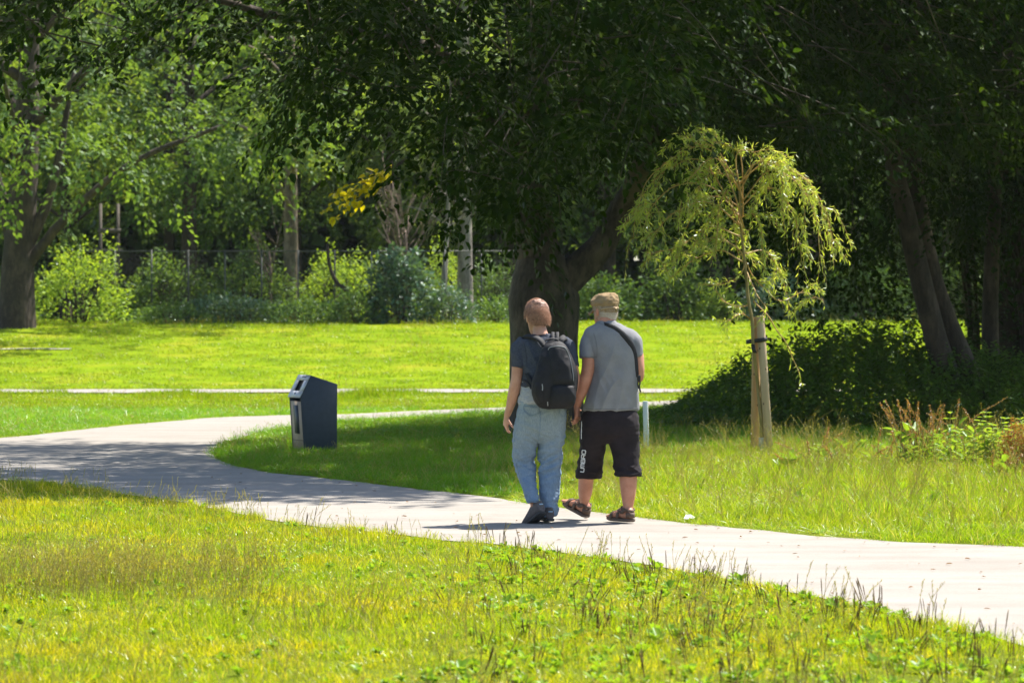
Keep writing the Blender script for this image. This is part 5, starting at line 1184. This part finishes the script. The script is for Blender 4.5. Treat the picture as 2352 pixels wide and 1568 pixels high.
# grab handle and shoulder straps
bb = MB(); C = curve([cu(362, 385, -.15), cu(362, 362, -.16), cu(400, 352, -.175), cu(438, 356, -.17), cu(446, 376, -.16)], 20); rib(bb, C, [np.array([0, .010, .004])] * 20, .007, [np.array([0, -.3, 1.])] * 20); obj('grab_handle', bb.mesh('grab_handle', True), M_packd, bp)
for x0 in (408, 436):
    bb = MB(); C = curve([cu(x0, 318, .04), cu(x0 + 2, 312, .01), cu(x0 + 2, 322, -.06), cu(x0 + 1, 345, -.105), cu(x0, 372, -.13)], 14); rib(bb, C, [np.array([.0125, 0, 0])] * 14, .006, [np.array(n_) for n_ in unit(np.cross(np.gradient(C, axis=0), [1, 0, 0]))]); obj('load_strap', bb.mesh('load_strap', True), M_packd, bp)
def band(pts, w, th, nm, m, par, n=30, wdir=None):
    C = curve(pts, n); T = unit(np.gradient(C, axis=0)); bb = MB()
    wd = [np.array(wdir) - t_ * np.dot(wdir, t_) for t_ in T] if wdir is not None else None
    wd = [x_ / np.linalg.norm(x_) * w for x_ in wd]; rib(bb, C, wd, th, [unit(np.cross(w_, t_)) for w_, t_ in zip(wd, T)]); return obj(nm, bb.mesh(nm, True), m, par)
band([cu(356, 398, -.12), cu(330, 362, -.11), cu(290, 340, -.075), cu(250, 336, -.02), cu(222, 345, .03), cu(205, 372, .085), cu(205, 430, .125), cu(215, 520, .13), cu(222, 580, .08), cu(236, 600, -.02), cu(262, 620, -.10), cu(290, 660, -.15)], .026, .014, 'shoulder_strap', M_packd, bp, 60, (.5, .75, .35))
band([cu(450, 398, -.12), cu(462, 362, -.10), cu(478, 348, -.05), cu(492, 350, .02), cu(500, 372, .08), cu(498, 440, .125), cu(492, 540, .13), cu(500, 600, .06), cu(520, 640, -.05), cu(535, 680, -.12)], .026, .014, 'shoulder_strap', M_packd, bp, 60, (-.3, .8, .4))
band([cu(236, 545, .0), cu(248, 575, -.09), cu(268, 610, -.13), cu(290, 640, -.16)], .016, .005, 'strap_end', M_packd, bp, 16, (1, -.3, .6))
band([cu(232, 640, .03), cu(205, 665, .02), cu(198, 700, .0), cu(199, 750, -.01), cu(198, 795, -.01)], .010, .005, 'strap_end', M_packd, bp, 18, (1, .1, 0))
band([cu(525, 755, -.10), cu(532, 780, -.05), cu(535, 820, -.02), cu(537, 858, -.02)], .010, .005, 'strap_end', M_packd, bp, 14, (1, .1, 0))

# ------------------------------------------------------------------ right walker
R2 = Vector((cu(760, 0).x, PD, .012))
w2 = thing('person', R2, 'walker in khaki cap, plain grey T-shirt, dark knee-length shorts and brown sandals', 'person', 'two people walking hand in hand on the path')
b = MB()
HC2 = cu(738, 178, .07); HM2 = head(b, HC2, radians(38), radians(4), .99, 1.02)
b.loft(limbsecs([(cu(752, 300, .02), .078, .07), (cu(748, 265, .03), .068, .066), (cu(744, 230, .045), .063, .066), (cu(740, 190, .06), .055, .06)]), 20)
b.loft(smooth_secs([Hs(290, 680, 830, .03, .06), Hs(330, 650, 900, .03, .09), Hs(430, 640, 910, .03, .12), Hs(560, 660, 920, .03, .13), Hs(700, 640, 920, .03, .13), Hs(860, 620, 930, .02, .12), Hs(950, 620, 930, 0, .11)], 30), 24)
LA2 = [(cu(645, 385, .02), .056, .058), (cu(637, 450, .005), .056, .060), (cu(634, 520, -.01), .052, .055), (cu(622, 580, -.02), .049, .050), (cu(608, 620, -.015), .050, .048), (cu(592, 680, .0), .044, .042), (cu(572, 740, .025), .034, .034), (cu(562, 775, .04), .029, .026)]
b.loft(smooth_secs(limbsecs(LA2), 34), 20)
hand(b, cu(563, 778, .035), cu(570, 880, .01) - cu(563, 778, .035), (-.95, .35, .0), .62, 1, 1.0, .02)
RA2 = [(cu(915, 385, .02), .056, .058), (cu(935, 460, .0), .054, .056), (cu(944, 540, -.02), .047, .05), (cu(945, 590, -.01), .042, .046), (cu(930, 590, .09), .04, .038), (cu(900, 575, .20), .030, .028), (cu(890, 572, .235), .026, .024)]
b.loft(smooth_secs(limbsecs(RA2), 34), 18)
hand(b, cu(889, 570, .24), (-.5, .8, .15), (-.6, -.4, -.3), .7, -1, 1.0, .03)
for rows_ in ([(930, 660, .0, .09, .095), (1130, 645, .11, .066, .07), (1200, 625, .16, .060, .066), (1240, 622, .19, .058, .064), (1290, 620, .215, .057, .062), (1330, 617, .235, .052, .056), (1370, 613, .255, .041, .045), (1402, 610, .27, .034, .04), (1440, 608, .28, .034, .042)],
              [(930, 850, .0, .09, .095), (1100, 865, .0, .068, .07), (1180, 880, -.03, .066, .068), (1230, 881, -.045, .067, .068), (1290, 881, -.055, .061, .062), (1340, 880, -.06, .052, .054), (1385, 879, -.065, .042, .046), (1420, 878, -.07, .036, .042), (1455, 878, -.075, .036, .044)]):
    b.loft(smooth_secs(limbsecs([(cu(u, v, y), w, dd) for v, u, y, w, dd in rows_]), 34), 20)
FM2L = Matrix.Translation((cu(628, 0).x, PD + .25, .045)) @ Matrix.Rotation(radians(42), 4, 'Z') @ Matrix.Rotation(radians(20), 4, 'X') @ Matrix.Translation((0, .06, 0))
FM2R = Matrix.Translation((cu(868, 0).x, PD - .07, .036)) @ Matrix.Rotation(radians(38), 4, 'Z') @ Matrix.Scale(1.0, 4)
for M in (FM2L, FM2R):
    foot(b, M, 0)
    for k in range(5): c = Vector((-.038 + k * .019, .195 - abs(k - 1) * .006 - (.008 if k > 2 else 0), .014)) if M is FM2L else Vector((.038 - k * .019, .195 - abs(k - 1) * .006, .014)); b.loft([(M @ (c + Vector((0, o_, 0))), M.to_3x3() @ Vector((r_, 0, 0)), M.to_3x3() @ Vector((0, 0, r_))) for o_, r_ in ((-.03, .009), (0, .010), (.012, .008), (.018, .004))], 10)
obj('body', fuse('body', b, .0055, 3), M_skin2, w2); face_parts(HM2, w2)
b = MB(); V, Fs = shell(HM2, [((0, -.04, -.075), (.054, 0, 0), (0, .048, 0)), ((0, -.030, -.05), (.069, 0, 0), (0, .068, 0)), ((0, -.022, -.012), (.081, 0, 0), (0, .084, 0)), ((0, -.018, .02), (.081, 0, 0), (0, .086, 0)), ((0, -.02, .03), (.07, 0, 0), (0, .08, 0))]); b.add(V, Fs)
hm = fuse('hair', b, .005, 3, lambda c: .003 * noise.noise(Vector(c) * 50)); hs_ = hair_strands(HM2, 1500, 5, .016, 0, None, lambda u: -.72 < u[2] < .2 and u[1] < .35, .0012)
obj('hair', hm, M_hairg, w2); obj('hair_wisps', hs_, L_hg, w2)['kind'] = 'stuff'
# cap: band, crumpled crown, brim, back strap
b = MB(); V, Fs = shell(HM2, [((0, -.004, -.008), (.090, 0, 0), (0, .108, .014)), ((0, -.004, .034), (.090, 0, 0), (0, .109, .012)), ((0, -.004, .042), (.094, 0, 0), (0, .113, .010)), ((0, -.004, .078), (.095, 0, 0), (0, .113, .006)), ((0.004, -.003, .108), (.087, 0, .004), (0, .102, 0)), ((.006, -.003, .124), (.066, 0, .004), (0, .083, 0)), ((.008, -.003, .131), (.03, 0, 0), (0, .035, 0))]); b.add(V, Fs)
cm = fuse('cap', b, .005, 2, lambda c: (folds(c, .016, 12, 14, 12, 5) if (HM2.inverted() @ Vector(c)).z > .045 else .002 * noise.noise(Vector(c) * 40))); cap = obj('cap', cm, M_cap, w2)
b = MB(); V = []
for zz in (0, .006):
    for a in np.linspace(-1.15, 1.15, 15):
        for q in (.97, 1.0, 1.2, 1.42, 1.5): V.append(HM2 @ Vector((sin(a) * .089 * (1 + (q - 1) * .55), cos(a) * .106 * q - .004, .010 + zz - (q - 1) * .035 - .02 * (q - 1) * sin(a) ** 2 * 3)))
i_ = np.arange(14)[:, None] * 5; j_ = np.arange(4)[None]; top = np.stack([i_ + j_, i_ + j_ + 1, i_ + j_ + 6, i_ + j_ + 5], -1).reshape(-1, 4); k = 75
edge_ = [j for j in range(5)] + [5 * i + 4 for i in range(1, 15)] + [70 + j for j in (3, 2, 1, 0)] + [5 * i for i in range(13, 0, -1)]; E_ = np.array([(edge_[i], edge_[(i + 1) % len(edge_)], edge_[(i + 1) % len(edge_)] + k, edge_[i] + k) for i in range(len(edge_))])
b.add(np.array([tuple(v) for v in V]), [top, top[:, ::-1] + k, E_]); o = obj('brim', b.mesh('brim', True), M_cap, cap, (0, 0, 0)); o.data.transform(Matrix.Translation(-R2))
def ring_part(par, M, z, rx, ry, a0, a1, h, th, nm, m, tilt=0, n=24, cy_=-.004, root=R2):
    A_ = np.linspace(a0, a1, n); P = [M @ Vector((sin(a) * rx, cos(a) * ry + cy_, z + tilt * cos(a))) for a in A_]; R3 = M.to_3x3()
    bb = MB(); rib(bb, P, [np.array(R3 @ Vector((0, 0, h / 2)))] * n, th, [np.array(R3 @ Vector((sin(a), cos(a), 0))) for a in A_]); o = obj(nm, bb.mesh(nm, True), m, par, (0, 0, 0)); o.data.transform(Matrix.Translation(-root)); return o
ring_part(cap, HM2, .004, .095, .114, radians(135), radians(245), .016, .004, 'cap_strap', solid('khaki_strap', (.30, .21, .12), (.34, .25, .15), 12), -.012)
ring_part(cap, HM2, .004, .099, .118, radians(168), radians(178), .022, .003, 'buckle', solid('brass_buckle', (.25, .18, .09), None, rough=.4, metal=.6))
# grey T-shirt
b = MB(); b.loft(smooth_secs([Hs(240, 694, 798, .045, .066), Hs(256, 676, 816, .04, .074), Hs(275, 645, 862, .035, .086), Hs(298, 618, 912, .03, .10), Hs(335, 606, 938, .028, .118), Hs(400, 628, 945, .028, .142), Hs(480, 662, 948, .03, .155), Hs(560, 664, 948, .035, .162), Hs(640, 650, 947, .04, .168), Hs(710, 626, 946, .04, .17), Hs(770, 602, 946, .035, .166), Hs(800, 594, 947, .03, .162)], 60), 34, 2.4)
b.loft(smooth_secs(limbsecs([(cu(672, 350, .025), .065, .075), (cu(642, 378, .02), .072, .078), (cu(634, 420, .01), .069, .075), (cu(630, 474, .0), .067, .070)]), 16), 20)
b.loft(smooth_secs(limbsecs([(cu(890, 350, .025), .065, .075), (cu(915, 378, .02), .066, .078), (cu(926, 420, .01), .060, .075), (cu(932, 472, .0), .056, .070)]), 16), 20)
ts = fuse('t_shirt', b, .0068, 5, lambda c: folds(c, .015 * (1 + .7 * math.exp(-((c[2] - 1.02) / .12) ** 2)), 5.5, 3.6, -6, 11)); TS2 = bvh(ts); obj('t_shirt', ts, M_grey, w2)
M_gseam = solid('jersey_seam', (.12, .12, .13), None)
for uvs in ([(577, 466), (600, 467), (640, 468), (683, 467)], [(664, 318), (676, 360), (684, 410), (684, 470)], [(597, 789), (680, 790), (780, 789), (880, 787), (944, 784)], [(948, 466), (972, 463)], [(693, 250), (720, 262), (760, 262), (797, 250)]):
    P, Wd, N = strap_on(TS2, uvs, .001, .0012, 40); bb = MB(); bb.tube(P, .0017, 4); obj('seam', bb.mesh('seam'), M_gseam, w2)
# shorts
b = MB()
b.loft(smooth_secs([Hs(775, 622, 922, .02, .135), Hs(805, 606, 934, .02, .145), Hs(840, 590, 946, .01, .148), Hs(890, 584, 950, 0, .145), Hs(950, 582, 950, 0, .13), Hs(985, 590, 945, 0, .09), Hs(1010, 610, 935, 0, .05)], 26), 28, 2.5)
leg1([(900, 582, 758, 0, .125), (985, 580, 750, .02, .118), (1050, 577, 738, .06, .108), (1120, 568, 727, .11, .10), (1180, 562, 722, .145, .097), (1215, 560, 719, .165, .094), (1229, 561, 717, .17, .093)])
leg1([(900, 745, 952, 0, .125), (985, 752, 952, .0, .118), (1050, 770, 951, .0, .108), (1120, 785, 953, -.01, .10), (1175, 794, 956, -.025, .096), (1205, 798, 958, -.035, .094)])
sm = fuse('shorts', b, .0065, 4, lambda c: folds(c, .010 * (1 + 1.4 * math.exp(-((c[2] - .39) / .05) ** 2)), 6, 12, 5, 21)); SH2 = bvh(sm); shorts = obj('shorts', sm, M_shorts, w2)
for v, ul, ur, y, ry in ((1218, 559, 720, .168, .097), (1196, 797, 959, -.033, .097)):
    bb = MB(); c = cu((ul + ur) / 2, v, y); th = np.linspace(0, 2 * pi, 41); bb.tube([(c.x + cos(a) * ((ur - ul) / 1656 + .003), c.y + sin(a) * ry, c.z + .004 * sin(5 * a)) for a in th], .0045, 6, False); obj('hem', bb.mesh('hem'), M_shorts, w2)
bb = MB(); bb.tube(curve([cu(957, 1180, -.03), cu(966, 1192, -.03), cu(963, 1205, -.03), cu(972, 1212, -.03)], 8), .003, 5); obj('drawcord', bb.mesh('drawcord'), M_packd, w2)
# white stripe and the lettering running up the outer side of the left leg
P, Wd, N = strap_on(SH2, [(590, 868), (589, 910), (588, 950), (588, 978)], .0035, .003, 14, .002); bb = MB(); rib(bb, P, Wd, .002, N); obj('stripe', bb.mesh('stripe'), M_print, w2)
GL = {'U': [[(0, 1), (0, .15), (.15, 0), (.85, 0), (1, .15), (1, 1)]], 'M': [[(0, 0), (0, .9), (.1, 1), (.9, 1), (1, .9), (1, 0)], [(.5, 1), (.5, 0)]],
      'B': [[(0, .5), (0, 1), (.8, 1), (.92, .88), (.92, .62), (.8, .52), (0, .5), (0, 0), (.88, 0), (1, .12), (1, .38), (.88, .5)]], 'R': [[(0, 0), (0, 1), (.88, 1), (1, .88), (1, .6), (.88, .46), (0, .46)], [(.6, .46), (1, 0)]],
      'O': [[(.15, 0), (.85, 0), (1, .15), (1, .85), (.85, 1), (.15, 1), (0, .85), (0, .15), (.15, 0)]]}
def stroke_text(text, o0, ang, wl_, ht, gap, tr, m, par, root):
    ca, sa = cos(ang), sin(ang)
    for k, ch in enumerate(text):
        bb = MB()
        for ln in GL[ch]:
            Q = []
            for (x0, y0), (x1, y1) in zip(ln[:-1], ln[1:]):
                for u in np.linspace(0, 1, 6)[:-1]: Q.append((x0 + (x1 - x0) * u, y0 + (y1 - y0) * u))
            Q.append(ln[-1]); P = []
            for a_, c_ in Q:
                lx, ly = k * (wl_ + gap) + a_ * wl_, c_ * ht; P.append(hit(tr, o0[0] + ca * lx - sa * ly, o0[1] + sa * lx + ca * ly, .003))
            T = unit(np.gradient(np.array([tuple(p) for p in P]), axis=0)); Wd = unit(np.cross(T, [0, 1, 0])) * .0036
            rib(bb, P, Wd, .003, unit(np.cross(Wd, T)))
        o = obj('letter', bb.mesh('letter'), m, par, (0, 0, 0)); o.data.transform(Matrix.Translation(-root))
stroke_text('UMBRO', cuxz(605, 1188), radians(86), .0275, .026, .0075, SH2, M_print, shorts, R2)
# sandals
for M in (FM2L, FM2R):
    b = MB(); sole(b, M, .007, -.020, .003)
    so = obj('sandal', b.mesh('sandal', True), M_sandsole, w2)
    ring_part(so, M, .072, .041, .058, 0, 2 * pi, .024, .006, 'ankle_strap', M_sandal, .012, 30, -.012)
    ring_part(so, M, .030, .040, .060, radians(110), radians(250), .040, .006, 'heel_cup', M_sandal, 0, 18, -.018)
    for y, w, h, ww, nm in ((.055, .046, .083, .030, 'instep_strap'), (.125, .054, .056, .034, 'toe_strap')):
        A_ = np.linspace(0, pi, 20); P = [M @ Vector((cos(a) * w, y, sin(a) * h)) for a in A_]; R3 = M.to_3x3(); bb = MB(); rib(bb, P, [np.array(R3 @ Vector((0, ww / 2, -.004)))] * 20, .006, [np.array(R3 @ Vector((cos(a), 0, sin(a)))) for a in A_]); o = obj(nm, bb.mesh(nm, True), M_sandal, so, (0, 0, 0)); o.data.transform(Matrix.Translation(-R2))
    for sx in (-1, 1):
        bb = MB(); P = [M @ Vector((sx * .044, y, z_)) for y, z_ in ((-.04, .075), (0, .05), (.05, .06))]; rib(bb, curve(P, 8), [np.array(M.to_3x3() @ Vector((0, .006, .010)))] * 8, .006, [np.array(M.to_3x3() @ Vector((sx, 0, 0)))] * 8); o = obj('side_strap', bb.mesh('side_strap'), M_sandal, so, (0, 0, 0)); o.data.transform(Matrix.Translation(-R2))
# shoulder bag strap across the back, buckle at the right hip side
bg_ = thing('camera_strap', cu(900, 480, -.13), 'wide black strap slung across the grey T-shirt, its loose end hanging by the right elbow', 'strap')
P, Wd, N = strap_on(TS2, [(736, 262), (790, 282), (850, 328), (895, 385), (920, 445), (930, 520), (936, 590)], .021, .007, 50)
Wd = Wd * np.interp(np.linspace(0, 1, 50), [0, .2, .4, 1], [.62, .85, 1, .55])[:, None]
P = np.vstack([[P[0] + [-.03, .05, .012]], P]); Wd = np.vstack([Wd[:1], Wd]); N = np.vstack([[[0, 0, 1]], N])
bb = MB(); rib(bb, P + N * .0, Wd, .0035, N); obj('webbing', bb.mesh('webbing', True), M_packd, bg_)
bb = MB(); c = cu(944, 598, -.10); bb.box((c.x - .012, c.y - .01, c.z - .022), (c.x + .014, c.y + .006, c.z + .022)); o = obj('buckle', bb.mesh('buckle'), M_black, bg_)
m_ = o.modifiers.new('bevel', 'BEVEL'); m_.width = .004; m_.segments = 2
band([cu(946, 605, -.10), cu(952, 625, -.10), cu(948, 650, -.10), cu(955, 685, -.10)], .006, .004, 'strap_end', M_packd, bg_, 12, (1, .1, 0))
band([cu(940, 612, -.10), cu(938, 640, -.10), cu(946, 662, -.10)], .005, .004, 'strap_end', M_packd, bg_, 12, (1, .1, 0))

# ------------------------------------------------------------------ the air: far trees are slightly veiled
b = MB(); b.box((-239, -39, -1.0), (239, 419, 27)); hz = obj('haze', b.mesh('haze'))
hz.scale = (1.02, 1.02, 1)
hm_ = bpy.data.materials.new('haze'); hm_.use_nodes = True; hn = hm_.node_tree.nodes; hn.clear()
ho = hn.new('ShaderNodeOutputMaterial'); hv = hn.new('ShaderNodeVolumePrincipled'); hv.inputs['Density'].default_value = .00009; hv.inputs['Color'].default_value = (.9, .95, 1, 1); hv.inputs['Anisotropy'].default_value = .2
hm_.node_tree.links.new(hv.outputs[0], ho.inputs['Volume']); hz.data.materials.append(hm_); tag(hz, 'thin summer haze veiling the far trees', kind='stuff')
